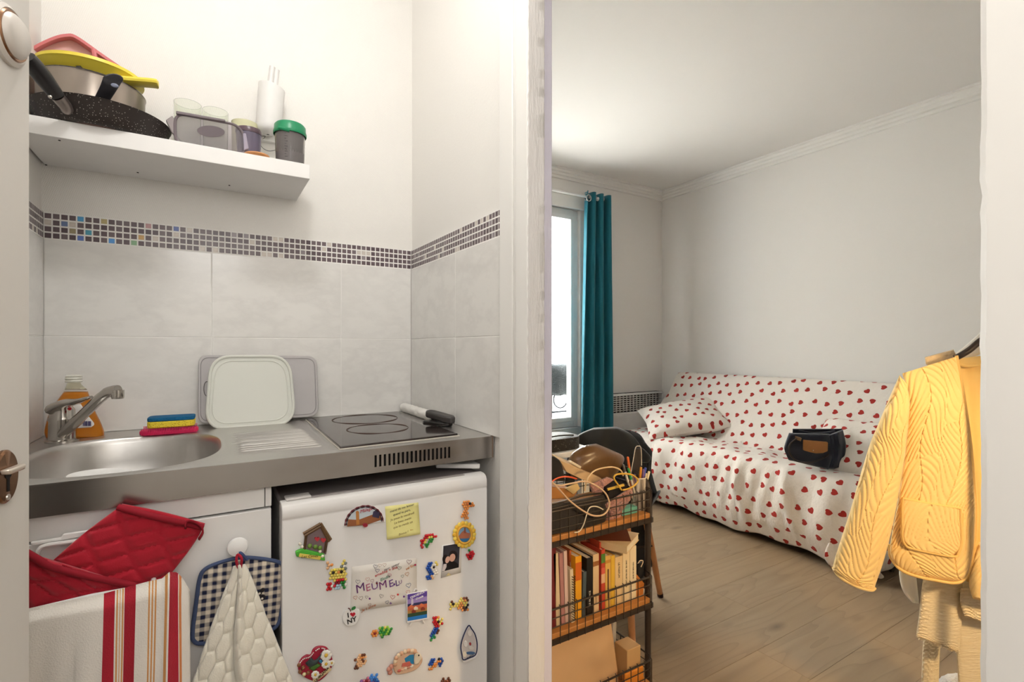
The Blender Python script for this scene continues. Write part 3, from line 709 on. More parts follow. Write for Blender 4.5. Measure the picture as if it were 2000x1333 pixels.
MB().tube([pmt(x, y, .0) for x, y in ((183, 96), (187, 120), (185, 160), (188, 200))], .006, 8).build('divider', m_pk, tr)
# plastic storage box standing on its side
m_clr = base('smoky_plastic', '#d9d2d6', .12, trans=.8, ior=1.15); m_gr = P('#6f6468', .4)
bx = thing('storage_box', 'clear food box with grey clip rim standing on the shelf edge', 'food box', (.01, 1.57, ZS))
pmx = onY(1.545)
oo = quadout([(341, 221), (470, 245), (486, 303), (342, 281)], 22, 7)
oo = [(x, min(y, 281.5+(x-342)*.1535)) for x, y in oo]
def box_shell(outl, pm, d, mat, name, par):
    a = [pm(x, y) for x, y in outl]; c = (sum(x for x, _ in outl)/len(outl), sum(y for _, y in outl)/len(outl))
    b = [pm(x, y, -d) for x, y in inset(outl, .93, c)]; n = len(a)
    m = MB().add(a+b, [(i, (i+1)%n, n+(i+1)%n, n+i) for i in range(n)]+[tuple(range(n, 2*n)), tuple(range(n))[::-1]]); return m.build(name, mat, par)
box_shell(oo, pmx, .075, m_clr, 'box_body', bx)
top = [p for p in oo]
MB().tube([pmx(x, y, .001) for x, y in top], .0035, 8, True).build('clip_rim', m_gr, bx)
MB().hull([pmx(x, y, .0) for x, y in ((344, 219), (440, 236), (440, 241), (344, 225))], (0, -.010, 0)).build('top_clip', m_gr, bx, bevel=.002)
MB().hull([pmx(x, y, -.01) for x, y in ((324, 238), (337, 229), (343, 240), (341, 266), (336, 262))], (0, -.012, 0)).build('side_clip', P('#8d8383', .4), bx, bevel=.002)
MB().hull([pmx(x, y, .0) for x, y in ((474, 262), (480, 262), (486, 292), (476, 296))], (0, -.008, 0)).build('side_clip', P('#9a93a3', .3), bx, bevel=.002)
m = MB(); n = 30; pts = [pmx(412+27*math.cos(t), 257+11*math.sin(t)+2*math.cos(t), .0008) for t in np.linspace(0, 2*PI, n, endpoint=False)]
m.hull(pts, (0, -.0012, 0)); m.build('seal_oval', P('#5d5256', .5), bx)
# drinking glasses
m_gl = base('thin_glass', '#f4f7f0', .02, trans=1, ior=1.25)
def glass(x, y, r, z0, h, label, mat, name='drinking_glass', cat='glass', grp=None, flare=1.0, n=32):
    g = MB().lathe([(.0001, 0), (r*.9, 0), (r*.92, .004), (r*flare, h), (r*flare-.0015, h), (r*.92-.0018, .01), (.0001, .008)], n, Matrix.Translation((x, y, z0))).build(name, mat)
    return tag(g, label, cat, grp)
glass(-.046, 1.695, .034, ZS+.0005, .176, 'clear drinking glass behind the food box, left of the pair', m_gl, grp='drinking glasses')
glass(.022, 1.695, .033, ZS+.0005, .183-.012, 'clear drinking glass behind the food box, right of the pair', m_gl, grp='drinking glasses')
glass(.098, 1.70, .036, ZS+.0005, .155, 'pale yellow frosted tumbler beside the wall holder', base('frosted_yellow', '#eceac8', .35, trans=.5, ior=1.2), 'tumbler', 'tumbler')
cu = thing('lidded_cup', 'smoky translucent cup with dark lid beside the food box', 'cup', (.095, 1.60, ZS))
MB().lathe([(.0001, 0), (.027, 0), (.028, .004), (.033, .085), (.031, .085), (.026, .008), (.0001, .006)], 30, Matrix.Translation((.102, 1.60, ZS+.0005))).build('cup_body', base('lilac_plastic', '#a79fb4', .15, trans=.6, ior=1.2), cu)
MB().lathe([(.0001, 0), (.034, 0), (.0345, .006), (.032, .014), (.0001, .018)], 30, Matrix.Translation((.102, 1.60, ZS+.086))).build('lid', P('#5a464f', .3), cu)
# white wall holder with two tubes
wh = thing('wall_holder', 'white cylindrical holder with two pale tubes mounted above the shelf', 'holder', (.165, 1.70, ZS+.11))
b0, t0 = aY(524, 256, 1.70), aY(531, 172, 1.70)
dv = (t0-b0); rows = []
sidev = Vector((1, 0, .12)).normalized(); fwd = Vector((0, 1, 0))
for i, (s_, r_) in enumerate(((-.085, .004), (-.07, .018), (-.03, .030), (.03, .035), (.10, .0365), (1.0, .0375))):
    p = b0+dv*s_; sl = -.10 if i == 5 else 0
    rows.append([p+sidev*r_*math.cos(t)+fwd*r_*math.sin(t)+Vector((0, 0, -.012*math.cos(t) if i == 5 else 0)) for t in np.linspace(0, 2*PI, 32, endpoint=False)])
m = MB().grid(rows, wrap=True); m.f.append(tuple(range(5*32, 6*32))); m.m.append(0); m.build('holder_body', P('#e9e7e5', .5), wh)
for (pa, pb, r_) in (((527, 170), (532, 131), .0085), ((537, 174), (541, 137), .0075)):
    MB().tube([aY(*pa, 1.70), aY(*pa, 1.70).lerp(aY(*pb, 1.70), .5), aY(*pb, 1.70)], r_, 14).build('tube', P('#eceae8', .3, trans=.15), wh)
boxo('bracket', (.135, 1.735, ZS+.13), (.19, YB+.005, ZS+.20), m_white, wh)
MB().tube(smooth_path([aY(503, 262, 1.70), aY(512, 272, 1.69), aY(518, 266, 1.69), aY(505, 272, 1.68), aY(512, 288, 1.66), aY(525, 295, 1.64), aY(539, 293, 1.63)], 30), .0007, 5).build('thin_wire', m_dark, wh)
# shaker with green lid
sk = thing('shaker', 'measuring shaker with green lid at the right end of the shelf', 'shaker', (.207, 1.56, ZS))
MB().lathe([(.0001, 0), (.036, 0), (.0375, .004), (.0405, .10), (.0385, .10), (.035, .008), (.0001, .006)], 36, Matrix.Translation((.205, 1.56, ZS+.0005))).build('cup', base('shaker_plastic', '#cfcbc9', .08, trans=.85, ior=1.2), sk)
MB().lathe([(.0001, 0), (.0385, 0), (.0385, .085), (.037, .09), (.0001, .09)], 30, Matrix.Translation((.205, 1.56, ZS+.002)), .94, .94).build('contents', P('#8f878a', .5, trans=.4), sk)
lidg = MB().lathe([(.0435, -.012), (.0445, -.010), (.0445, -.004), (.0425, .002), (.042, .014), (.038, .019), (.0001, .021)], 36, Matrix.Translation((.205, 1.56, ZS+.103))).build('lid', P('#128256', .35), sk)
MB().tube([aY(544, 249, 1.53), aY(556, 252, 1.525), aY(566, 255, 1.522)], [.004, .006, .006], 10).build('spout_flap', P('#128256', .35), lidg)
for k in range(11):
    z = ZS+.018+k*.0072; a = math.radians(-118); w_ = .10 if k % 2 else .2
    m = MB(); rr = .0396+.0001*k
    m.grid([[(.205+rr*math.cos(a+w_*s_), 1.56+rr*math.sin(a+w_*s_), z+d_) for s_ in (0, .5, 1)] for d_ in (0, .0012)]); m.build('scale_mark', P('#4d484a', .5), sk)
wd = MB(); wd.lathe([(.0001, 0), (.026, 0), (.031, .003), (.0325, .006), (.031, .009), (.026, .010), (.0001, .010)], 36, Matrix.Translation((.118, 1.533, ZS+.0005)))
tag(wd.build('wooden_coaster', P('#c98d58', .5)), 'small round wooden coaster lying on the front of the shelf', 'coaster')
# ------------------------------------------------------------------ textiles hanging on the cabinet
def quilt(k):
    def f(x, v, u):
        a = (x/.060+v*k); b = (x/.060-v*k); return -.006*max(0, 1-min(abs(a-round(a)), abs(b-round(b)))*6)
    return f
m_red = P('#b3142b', .9, sheen=.3, bump=.35, bscale=500, bdist=.0008, vary=.08); m_red2 = P('#8f1023', .9)
mit = thing('oven_mitt', 'red quilted oven mitt, upper one with loop, tucked behind the striped towel', 'oven mitt', aY(230, 1200, 1.10))
pm1 = onY(1.112)
def mitt(par, L, Rr, pm, k, dep):
    loft(L, Rr, pm, dep, 40, 60, disp=quilt(k), pw=.45).build('mitt_body', m_red, par)
mitt(mit, [(231, 992), (172, 1036), (118, 1082), (70, 1130), (40, 1190)], [(398, 1030), (378, 1064), (345, 1108), (310, 1150), (270, 1200)], pm1, 3.6, .016)
MB().tube(smooth_path([pm1(230, 991, .012), pm1(285, 1006, .02), pm1(345, 1020, .018), pm1(396, 1030, .006)], 16), [.0055]*16, 10).build('cuff_binding', m_red2, mit)
MB().tube(smooth_path([pm1(236, 990, -.004), pm1(290, 1000, -.008), pm1(345, 1013, -.008), pm1(398, 1028, -.002)], 16), [.005]*16, 10).build('cuff_binding', m_red, mit)
rows = []
for t in np.linspace(0, 1, 16):
    p = Vector(catmull([(362, 1030), (364, 1019), (376, 1018), (391, 1026), (396, 1038), (388, 1052)], 16)[int(t*15)]); rows.append([pm1(p[0], p[1], .022+.004), pm1(p[0]+.5, p[1]+4, .014)])
MB().grid(rows).build('hanging_loop', m_red2, mit, solid=.003)
mi2 = thing('oven_mitt', 'red quilted oven mitt, lower one showing only its cuff above the towel', 'oven mitt', aY(150, 1250, 1.08))
pm2 = onY(1.087)
mitt(mi2, [(30, 1072), (28, 1110), (28, 1150), (28, 1230)], [(296, 1154), (285, 1180), (272, 1210), (250, 1260)], pm2, 3.0, .014)
MB().tube(smooth_path([pm2(30, 1068, .01), pm2(72, 1092, .016), pm2(100, 1108, .016), pm2(180, 1128, .016), pm2(250, 1142, .014), pm2(300, 1156, .004)], 20), [.0055]*20, 10).build('cuff_binding', m_red2, mi2)
mit['group'] = mi2['group'] = 'red oven mitts on the cabinet door'
# white over-door rail
hg = thing('towel_rail', 'white plastic over-door towel rail on the sink cabinet', 'towel rail', aY(110, 1250, 1.13))
pm3 = onY(1.138)
MB().hull([pm3(x, y) for x, y in ((60, 1058), (120, 1049), (124, 1042), (178, 1034), (172, 1046), (64, 1066))], (0, -.006, 0)).build('door_hook', m_white, hg, bevel=.002)
MB().tube(smooth_path([pm3(72, 1096, .01), pm3(76, 1075, .012), pm3(90, 1066, .012), pm3(130, 1060, .012), pm3(165, 1055, .012)], 18), .0035, 8).build('wire_frame', m_white, hg)
pmr = onY(1.062); MB().tube([pmr(20, 1204, -.006), pmr(180, 1166, -.006), pmr(322, 1140, -.006)], .005, 8).build('rail', m_white, hg)
MB().tube([pmr(300, 1146, -.006), pm3(300, 1120, .003), pm3(298, 1060, .004)], .004, 8).build('wire_frame', m_white, hg)
# striped towel
def stripes(name, stops, bg='#efe9e0'):
    m = base(name, bg, .95, sheen=.2); N = NT(m); u = N.new('SeparateXYZ'); N.link(N.uv(), u.inputs[0])
    st = [(0.0, bg)]
    for a, b, c in stops: st += [(a, c), (b, bg)]
    # long ramps are split into chains of at most 30 stops
    N.col(N.ramp(u.outputs[0], st[:32], 'CONSTANT')); N.bump(N.noise(N.obj(), 420, 2), .5, .0015); return m
def sx(px): return (px-0)/400
lines = lambda a, b, n: [(sx(a+(b-a)*(2*i)/(2*n-1)), sx(a+(b-a)*(2*i+1)/(2*n-1)), '#d89a5c') for i in range(n)]
st = [(sx(203), sx(225), '#b01c30')]+lines(228, 241, 3)+[(sx(243), sx(265), '#a81a2d')]+lines(290, 306, 3)+[(sx(323), sx(327), '#d89a5c'), (sx(330), sx(346), '#b01c30'), (sx(347), sx(353), '#d9864f')]
m_str = stripes('striped_cotton', st)
pmt2 = onY(1.062); rows = []; uvs = []
for j in range(44):
    v = j/43; r_ = []; ur = []
    for i in range(80):
        u = i/79; X = 18+u*352
        yt = float(np.interp(X, [18, 67, 203, 290, 318, 330, 345, 356, 370], [1206, 1193, 1166, 1142, 1136, 1124, 1124, 1136, 1160]))
        y = yt+v*(1420-yt)
        xs_ = X-v*6*(X > 150)+ (v*8 if X > 340 else 0)
        o = .006*math.sin(X*.035+v*1.5)*v+.003*math.sin(X*.11+v*4)*v+.010*min(1, v*12)
        if X > 312: o -= .018*((X-312)/58)**1.2*(1-.2*v)-.006*math.exp(-((X-330)/8)**2)
        r_.append(pmt2(xs_, y, o)); ur.append((sx(X), v))
    rows.append(r_); uvs.append(ur)
# back fall over the rail
bk = []; bu = []
for j in range(8):
    v = 1-j/7; r_ = []
    for i in range(80):
        p = rows[0][i]; r_.append((p[0], p[1]+.012*min(1, v*6), p[2]-v*.16+.004*(1-v)))
    bk.append(r_); bu.append(uvs[0])
tw = MB().grid(bk+rows, bu+uvs).build('striped_towel', m_str, solid=.0025)
tag(tw, 'cream cotton towel with red and orange stripes over the cabinet rail', 'towel')
# gingham pot holder
ph = thing('pot_holder', 'navy and cream gingham quilted pot holder hanging from the cabinet knob', 'pot holder', aY(465, 1260, 1.13))
m_gin = base('gingham', '#d8cbb8', .95); N = NT(m_gin); s3 = N.new('SeparateXYZ'); N.link(N.mapping(N.uv(), (1, 1, 1), (0, 0, .06)), s3.inputs[0])
def chk(o): return N.math('LESS_THAN', N.math('FRACT', N.math('DIVIDE', o, .0155)), .5)
ca, cb_ = chk(s3.outputs[0]), chk(s3.outputs[1]); sm = N.math('ADD', ca, cb_)
tw_ = N.math('GREATER_THAN', N.math('FRACT', N.math('MULTIPLY', N.math('ADD', s3.outputs[0], s3.outputs[1]), 420)), .5)
mid_ = N.mix(tw_, lin('#ddd0bd'), lin('#2a2d4a')); c_a = N.mix(N.math('GREATER_THAN', sm, .5), lin('#ded2c0'), mid_); N.col(N.mix(N.math('GREATER_THAN', sm, 1.5), c_a, lin('#20243f'))); N.bump(N.noise(N.obj(), 260, 2), .4, .001)
pmp = onY(1.128)
pho = catmull([(462, 1091), (425, 1101), (400, 1113), (390, 1132), (383, 1180), (376, 1238), (379, 1253), (394, 1258), (450, 1252), (500, 1243), (527, 1233), (545, 1216), (552, 1170), (556, 1120), (551, 1103), (530, 1095), (490, 1090)], 72, True)
c0_ = (468, 1172); rings = []; uvr = []
for k in (1, .94, .8, .62, .44, .26, .1, .01):
    pts = inset([tuple(p) for p in pho], k, c0_); rr = []; uu = []
    for x, y in pts:
        q = pmp(x, y); o = .007*(1-k**6)+.0022*math.sin(q.x*2*PI/.031)*math.sin(q.z*2*PI/.031)*(k < .97); rr.append(pmp(x, y, o)); uu.append((q.x, q.z))
    rings.append(rr); uvr.append(uu)
MB().grid(rings, uvr, wrap=True).build('quilted_pad', m_gin, ph, solid=.003)
MB().tube([pmp(x, y, .003) for x, y in pho], .0038, 8, True).build('binding', P('#465374', .9), ph)
MB().tube(smooth_path([pmp(478, 1094, .006), pmp(470, 1084, .014), pmp(464, 1076, .012), pmp(472, 1082, .016), pmp(483, 1094, .008)], 20), .0028, 6).build('hanging_loop', P('#4a5a8a', .9), ph)
m = MB()
for (x, y, r_) in ((506, 1160, 5), (512, 1168, 6), (503, 1172, 4.5), (513, 1153, 4)):
    q = pmp(x, y, .0105); m.ball(q, r_*.0011, 8, 5, (1, .25, 1))
m.build('printed_motif', P('#241f22', .9), ph)
m = MB()
for (x, y, r_) in ((507, 1160, 2), (512, 1170, 2.2), (502, 1170, 1.6)): m.ball(pmp(x, y, .0118), r_*.0011, 8, 5, (1, .25, 1))
m.build('printed_motif', P('#e6dccb', .9), ph)
# terry towel with honeycomb relief
def hexd(x, y, s=.031):
    q = (2/3*x)/s; r = (-x/3+math.sqrt(3)/3*y)/s; a, c = q, r; b = -a-c
    ra, rb_, rc = round(a), round(b), round(c); da, db, dc = abs(ra-a), abs(rb_-b), abs(rc-c)
    if da > db and da > dc: ra = -rb_-rc
    elif db > dc: rb_ = -ra-rc
    else: rc = -ra-rb_
    fa, fb, fc = a-ra, b-rb_, c-rc; return max(abs(fa-fb), abs(fb-fc), abs(fc-fa))
m_ter = P('#f3eddd', .98, sheen=.6, bump=.5, bscale=420, bdist=.002, vary=.05)
ty = thing('terry_towel', 'cream terry hand towel with honeycomb relief hanging over the pot holder', 'towel', aY(470, 1380, 1.11))
pmy = onY(1.105); rows = []; nv, nu = 110, 110
Lt = catmull([(458, 1106), (450, 1130), (432, 1175), (405, 1250), (385, 1310), (374, 1345), (366, 1400)], nv); Rt = catmull([(476, 1103), (486, 1120), (502, 1160), (524, 1215), (548, 1275), (572, 1335), (596, 1400)], nv)
for j in range(nv):
    v = j/(nv-1); r_ = []
    for i in range(nu):
        u = i/(nu-1); X = Lt[j][0]*(1-u)+Rt[j][0]*u; Y = Lt[j][1]*(1-u)+Rt[j][1]*u
        fold = .020*math.sin(PI*u)**.6*(.4+.6*v)
        crease = .022*math.exp(-((u-.44)/.035)**2)*min(1, v*2.5+.2)-.012*math.exp(-((u-.52)/.05)**2)
        q = pmy(X, Y); w = .30*(.35+.9*v)
        hxv = hexd(u*w*1.0+.012, q.z, .029)
        o = fold-crease*.8+(.0045 if hxv < .74 else .0045*max(0, (1-hxv)/.26))
        r_.append(pmy(X, Y, o))
    rows.append(r_)
MB().grid(rows).build('cloth', m_ter, ty, solid=.004)
MB().tube(smooth_path([pmy(466, 1110, .012), pmy(462, 1098, .016), pmy(464, 1084, .012), pmy(472, 1092, .018), pmy(470, 1110, .014)], 18), .0026, 6).build('hanging_loop', P('#a3142c', .8), ty)
# ------------------------------------------------------------------ entrance door leaf at the left
e0 = Vector((-.1745, .787, 0)); dd = Vector((-.21, -.978, 0)).normalized(); nn = Vector((-dd.y, dd.x, 0)); nn = nn if nn.x > 0 else -nn
m_door = base('door_paint', '#d9d5cf', .5); N = NT(m_door); N.bump(N.noise(N.mapping(N.obj(), (40, 40, 6)), 1, 4), .2, .002)
dl = sempty('door_1', e0+dd*.4-nn*.02)
MB().hull([e0, e0+dd*.78, e0+dd*.78-nn*.04, e0-nn*.04], (0, 0, 2.04)).build('leaf', m_door, dl, bevel=.004)
def onleaf(px, py, o=0):
    d = ray(px, py); rd = Vector((d[0], d[1], 0)); t = (e0+nn*o).dot(nn)/rd.dot(nn); return Vector((d[0]*t, d[1]*t, d[2]*t+EYE))
Ml = lambda c: Matrix.Translation(c) @ Matrix(((dd.x, 0, nn.x, 0), (dd.y, 0, nn.y, 0), (0, 1, 0, 0), (0, 0, 0, 1)))
m_brs = P('#8e6a50', .25, .9); c1_ = onleaf(12, 68); c2_ = onleaf(4, 932)
MB().lathe([(.0001, .0), (.031, 0), (.031, .004), (.027, .007), (.024, .005), (.022, .010), (.017, .014), (.0001, .014)], 40, Ml(c1_)).build('cylinder_rosette', P('#d3cdc6', .35, .2), dl)
MB().tube([Ml(c1_) @ Vector((.024*math.cos(t), .024*math.sin(t), .006)) for t in np.linspace(0, 2*PI, 36, endpoint=False)], .0022, 6, True).build('rosette_ring', m_brs, dl)
pl_ = MB().lathe([(.0001, 0), (1, 0), (1, .003), (.92, .005), (.0001, .005)], 40, Ml(c2_) @ Matrix.Diagonal((.020, .0285, 1, 1))).build('keyhole_plate', m_brs, dl)
MB().box((-.002, -.016, .0048), (.002, .002, .0056), Ml(c2_)).build('keyhole', m_dark, pl_)
MB().lathe([(.0001, 0), (.0055, 0), (.0055, .0008), (.0001, .001)], 16, Ml(c2_) @ Matrix.Translation((0, .003, .0048))).build('keyhole', m_dark, pl_)
MB().lathe([(.0001, 0), (.0035, 0), (.003, .0012), (.0001, .0016)], 12, Ml(c2_) @ Matrix.Translation((0, -.022, .0048))).build('screw', P('#c9c2ba', .3, .8), pl_)
cv = MB().hull([Ml(c2_) @ Vector(p) for p in ((-.013, .004, .005), (.013, .004, .005), (.016, .010, .005), (-.016, .010, .005))], Ml(c2_).to_3x3() @ Vector((0, 0, .009))).build('keyhole_cover', P('#d9cfc2', .3, .6), pl_, bevel=.002)
# ------------------------------------------------------------------ magnets and papers on the fridge door
pf = onY(YF)
def mg(name, label, px, py, cat='magnet', grp='fridge magnets'):
    return thing(name, label, cat, pf(px, py), grp)
def plate(par, name, outl, mat, o0, th, bevel=.0008):
    return MB().hull([pf(x, y, o0) for x, y in outl], (0, -th, 0)).build(name, mat, par, bevel=bevel)
def disc(cx, cy, rx, ry, n=24, rot=0):
    return [(cx+rx*math.cos(t)*math.cos(rot)-ry*math.sin(t)*math.sin(rot), cy+rx*math.cos(t)*math.sin(rot)+ry*math.sin(t)*math.cos(rot)) for t in np.linspace(0, 2*PI, n, endpoint=False)]
def heart(cx, cy, s, rot=0, n=26):
    out = []
    for t in np.linspace(0, 2*PI, n, endpoint=False):
        x = 16*math.sin(t)**3/16*s; y = -(13*math.cos(t)-5*math.cos(2*t)-2*math.cos(3*t)-math.cos(4*t))/16*s
        out.append((cx+x*math.cos(rot)-y*math.sin(rot), cy+x*math.sin(rot)+y*math.cos(rot)))
    return out
def line(par, name, pts, mat, o, r=.0005, n=14):
    q = catmull(pts, n) if len(pts) > 2 else pts
    return MB().tube([pf(x, y, o) for x, y in q], r, 5).build(name, mat, par)
def ftext(par, s, px, py, h, mat, o, ang=0, **kw):
    q = pf(px, py, o); q1 = pf(px, py+h, o); return text(s, mat, par, q, (q-q1).length, ang=ang, **kw)
Q = lambda c, r=.45: P(c, r, vary=.1)
COLS = dict(y='#e9d36a', Y='#f0dd55', o='#e8954a', O='#dd7a35', r='#c8202c', R='#8f1626', g='#2f8f3c', G='#9ccf4a', b='#1f4fa8', B='#3f86d8', w='#efeae0', k='#1d1614', n='#6b3a24', N='#8a4a30', p='#8a5a9a', P='#c06a86', s='#eab98a', t='#2a8f7f', e='#7d8580', c='#b7d4e2')
def beads(label, rows, x, y, dx=5.2, dy=5.0, slope=-.14, hexo=True, name='bead_magnet'):
    m = MB(); used = []
    for j, r_ in enumerate(rows):
        for i, ch in enumerate(r_):
            if ch == '.': continue
            if ch not in used: used.append(ch)
            m.mi = used.index(ch)
            px = x+i*dx+(dx/2 if hexo and j % 2 else 0); py = y+j*dy+(px-x)*slope
            m.ball(pf(px, py, .0032), .0033, 8, 5, (1, .85, 1))
    o = m.build(name, [Q(COLS[c], .3) for c in used]); return tag(o, label, 'magnet', 'bead magnets on the fridge')
# house
h = mg('house_magnet', 'resin chalet magnet with brown roof and red hearts on the fridge', 611, 1093)
plate(h, 'wall', [(597, 1042), (628, 1026), (641, 1050), (636, 1082), (594, 1078)], Q('#7d6a6c'), 0, .006)
plate(h, 'meadow', [(576, 1076), (590, 1070), (632, 1080), (634, 1094), (610, 1090), (578, 1086)], Q('#54b83e'), .001, .008, .002)
for a, b_ in (((592, 1043), (626, 1023)), ((594, 1047), (627, 1028)), ((626, 1023), (646, 1055)), ((628, 1030), (643, 1058))): line(h, 'roof_log', [a, b_], Q('#6f5236'), .008, .0032)
for a, b_ in (((598, 1045), (594, 1078)), ((638, 1056), (634, 1080))): line(h, 'post', [a, b_], Q('#57402c'), .006, .003)
for c in ((619, 1053), (631, 1055)): plate(h, 'heart', heart(c[0], c[1], 5), Q('#b8323c'), .006, .004, .001)
for c in ((605, 1067), (616, 1069), (625, 1071)): MB().ball(pf(*c, .008), .0048).build('bush', Q('#6f8f3a'), h)
for c in ((590, 1069), (625, 1078), (586, 1063), (630, 1087)): MB().ball(pf(*c, .010), .0032).build('flower', Q('#f1e8d6'), h)
plate(h, 'banner', [(585, 1081), (627, 1087), (625, 1094), (583, 1088)], Q('#e6cf62'), .009, .002)
ftext(h, 'Les Cimes', 605, 1087.5, 7.5, Q('#3a2a18'), .0115, -.15, shear=.2)
# fan
f = mg('fan_magnet', 'half-round fan magnet with lace edge and tower scene on the fridge', 711, 1032)
arc = [(711+39*math.cos(t), 1023-36*math.sin(t)-.10*39*math.cos(t)) for t in np.linspace(0, PI, 22)]
plate(f, 'fan_plate', arc[::-1], Q('#efeae6'), 0, .005)
for k, (c, s_) in enumerate((('#6a2430', .95), ('#33242c', .88))):
    MB().tube([pf(711+(x-711)*s_, 1021+(y-1021)*s_, .0055) for x, y in arc], [.0009+.0011*(i % 2) for i in range(22)], 5).build('lace_edge', Q(c), f)
plate(f, 'sky_print', [(711+(x-711)*.84, 1019+(y-1019)*.84) for x, y in arc][::-1], Q('#cdd8de'), .005, .0006, 0)
plate(f, 'street_print', [(678, 1029), (680, 1015), (700, 1016), (735, 1003), (744, 1005), (744, 1016), (715, 1026)], Q('#9a5f3a'), .0055, .0006, 0)
plate(f, 'tower_print', [(696, 1026), (695, 1000), (698, 998), (701, 1000), (702, 1025)], Q('#c0803f'), .006, .0006, 0)
plate(f, 'tree_print', [(727, 1010), (729, 1000), (736, 996), (742, 1003), (740, 1013)], Q('#3d3652'), .006, .0006, 0)
plate(f, 'rose', disc(713, 1026, 5, 4), Q('#9c2334'), .006, .003, .001)
ftext(f, 'Málaga', 715, 997, 9, Q('#b8202e'), .0062, .13, shear=.25)
# sticky note
nt = mg('sticky_note', 'yellow sticky note with handwriting on the fridge door', 786, 1052, 'note', 'papers on the fridge')
rows = [[pf(752+(u*65)+v*4, 990+v*65-u*(8+v*3), .0006+.006*v*v) for u in np.linspace(0, 1, 6)] for v in np.linspace(0, 1, 10)]
MB().grid(rows).build('paper', P('#eee79a', .8), nt, solid=.0004)
for i, s_ in enumerate(('merci de me laisser', 'quand tu pars, ', 'Je peux le vendredi', 'Le beau matin', 'que tu rends un', '', 'Bisous !')):
    if s_: ftext(nt, s_, 785+i*.5, 993+i*8.2, 6.2, Q('#6f6a52' if i < 2 else '#a3925a'), .0012+.0062*((8+i*8.2)/65)**2, .13, shear=.2)
plate(nt, 'drawn_heart', heart(804, 1037, 3), Q('#c9a24e'), .0045, .0005, 0)
# paper drawing
pd = mg('paper_drawing', 'white paper covered in drawn hearts and purple lettering on the fridge', 750, 1195, 'drawing', 'papers on the fridge')
rows = [[pf(687-v*3+u*(127+v*3), 1108+v*89-u*(18+v*3), .0006+.0015*math.sin(PI*u)*v) for u in np.linspace(0, 1, 8)] for v in np.linspace(0, 1, 8)]
MB().grid(rows).build('paper', P('#ece7df', .7), pd, solid=.0004)
for ch, x, y, hh, c in (('M', 704, 1150, 24, '#6a3a72'), ('E', 719, 1149, 20, '#b8647e'), ('U', 732, 1146, 20, '#7a4a86'), ('M', 748, 1144, 22, '#7a3a78'), ('E', 764, 1141, 20, '#6d3f8a'), ('L', 776, 1140, 17, '#5d3a80'), ('U', 782, 1138, 10, '#7a4a86')):
    ftext(pd, ch, x, y, hh, Q(c), .0028, .12)
ftext(pd, 'emeline + lina', 754, 1117, 8, Q('#c22a35'), .0028, .16, shear=.2); ftext(pd, 'sacr  coeur', 765, 1108, 7, Q('#6b6468'), .0028, .2, shear=.2)
ftext(pd, 'Elodie', 752, 1130, 8, Q('#3a7a62'), .0028, .2, shear=.2); ftext(pd, 'Je t aime', 720, 1188, 8, Q('#b0663a'), .0028, .15, shear=.2)
ftext(pd, 'sel fine', 802, 1108, 7, Q('#d0803f'), .0028, .25)
for i, (x, y, s_, c) in enumerate(((733, 1107, 4, '#2b2f55'), (742, 1105, 3.5, '#c9a99a'), (751, 1104, 3.5, '#c9a99a'), (737, 1115, 4, '#4a3f7a'), (699, 1137, 4.5, '#7d6f80'), (718, 1132, 4, '#d8a59a'), (727, 1135, 3.5, '#b88f90'), (705, 1169, 4, '#8a7060'), (716, 1167, 3, '#a89890'), (694, 1168, 4, '#b86a4a'), (745, 1165, 4, '#8a7f80'), (767, 1167, 4.5, '#b84a3a'), (756, 1177, 3.5, '#3f3a6a'), (722, 1182, 3, '#9a6f6a'), (799, 1098, 5, '#7a2f55'), (798, 1144, 5, '#2f5a8a'), (795, 1122, 4, '#c9844a'), (786, 1126, 3, '#9aa09a'), (780, 1110, 4, '#6f7f70'), (761, 1124, 3.5, '#c04a7a'), (797, 1157, 4, '#c86a5a'))):
    hh = heart(x, y, s_, random.uniform(-.3, .3), 16); MB().tube([pf(a, b_, .0028) for a, b_ in hh], .00038, 4, True).build('drawn_heart', Q(c), pd)
for (x, y, c) in ((811, 1104, '#b02a5a'), (736, 1140, '#c23a3a'), (770, 1142, '#6a3a8a'), (722, 1170, '#7a3a8a'), (777, 1162, '#d03a3a'), (789, 1166, '#7a4a9a'), (763, 1179, '#8a6a9a')): plate(pd, 'flower_sticker', disc(x, y, 2.2, 2.2, 5), Q(c), .0025, .0006, 0)
# apple
ap = mg('apple_magnet', 'white apple magnet reading I heart NY below the drawing', 686, 1224)
plate(ap, 'apple_plate', [tuple(p) for p in catmull([(684, 1193), (676, 1191), (670, 1199), (669, 1211), (675, 1221), (684, 1222), (691, 1220), (697, 1215), (702, 1204), (702, 1192), (696, 1189), (689, 1191)], 40, True)], Q('#f3f1ee', .2), .001, .003)
line(ap, 'stem', [(685, 1195), (683, 1190), (680, 1189)], Q('#6a2a28'), .0045, .0011)
plate(ap, 'leaf', [tuple(p) for p in catmull([(686, 1192), (688, 1187), (694, 1185), (693, 1190)], 14, True)], Q('#2f7a3a'), .003, .002, 0)
ftext(ap, 'I', 680, 1203, 13, Q('#201d1e'), .0045, .12, bold=.0004); plate(ap, 'heart', heart(689, 1201, 5.2, -.1), Q('#c01f35'), .0043, .0006, 0); ftext(ap, 'NY', 687, 1213, 13, Q('#201d1e'), .0045, .14, bold=.0004)
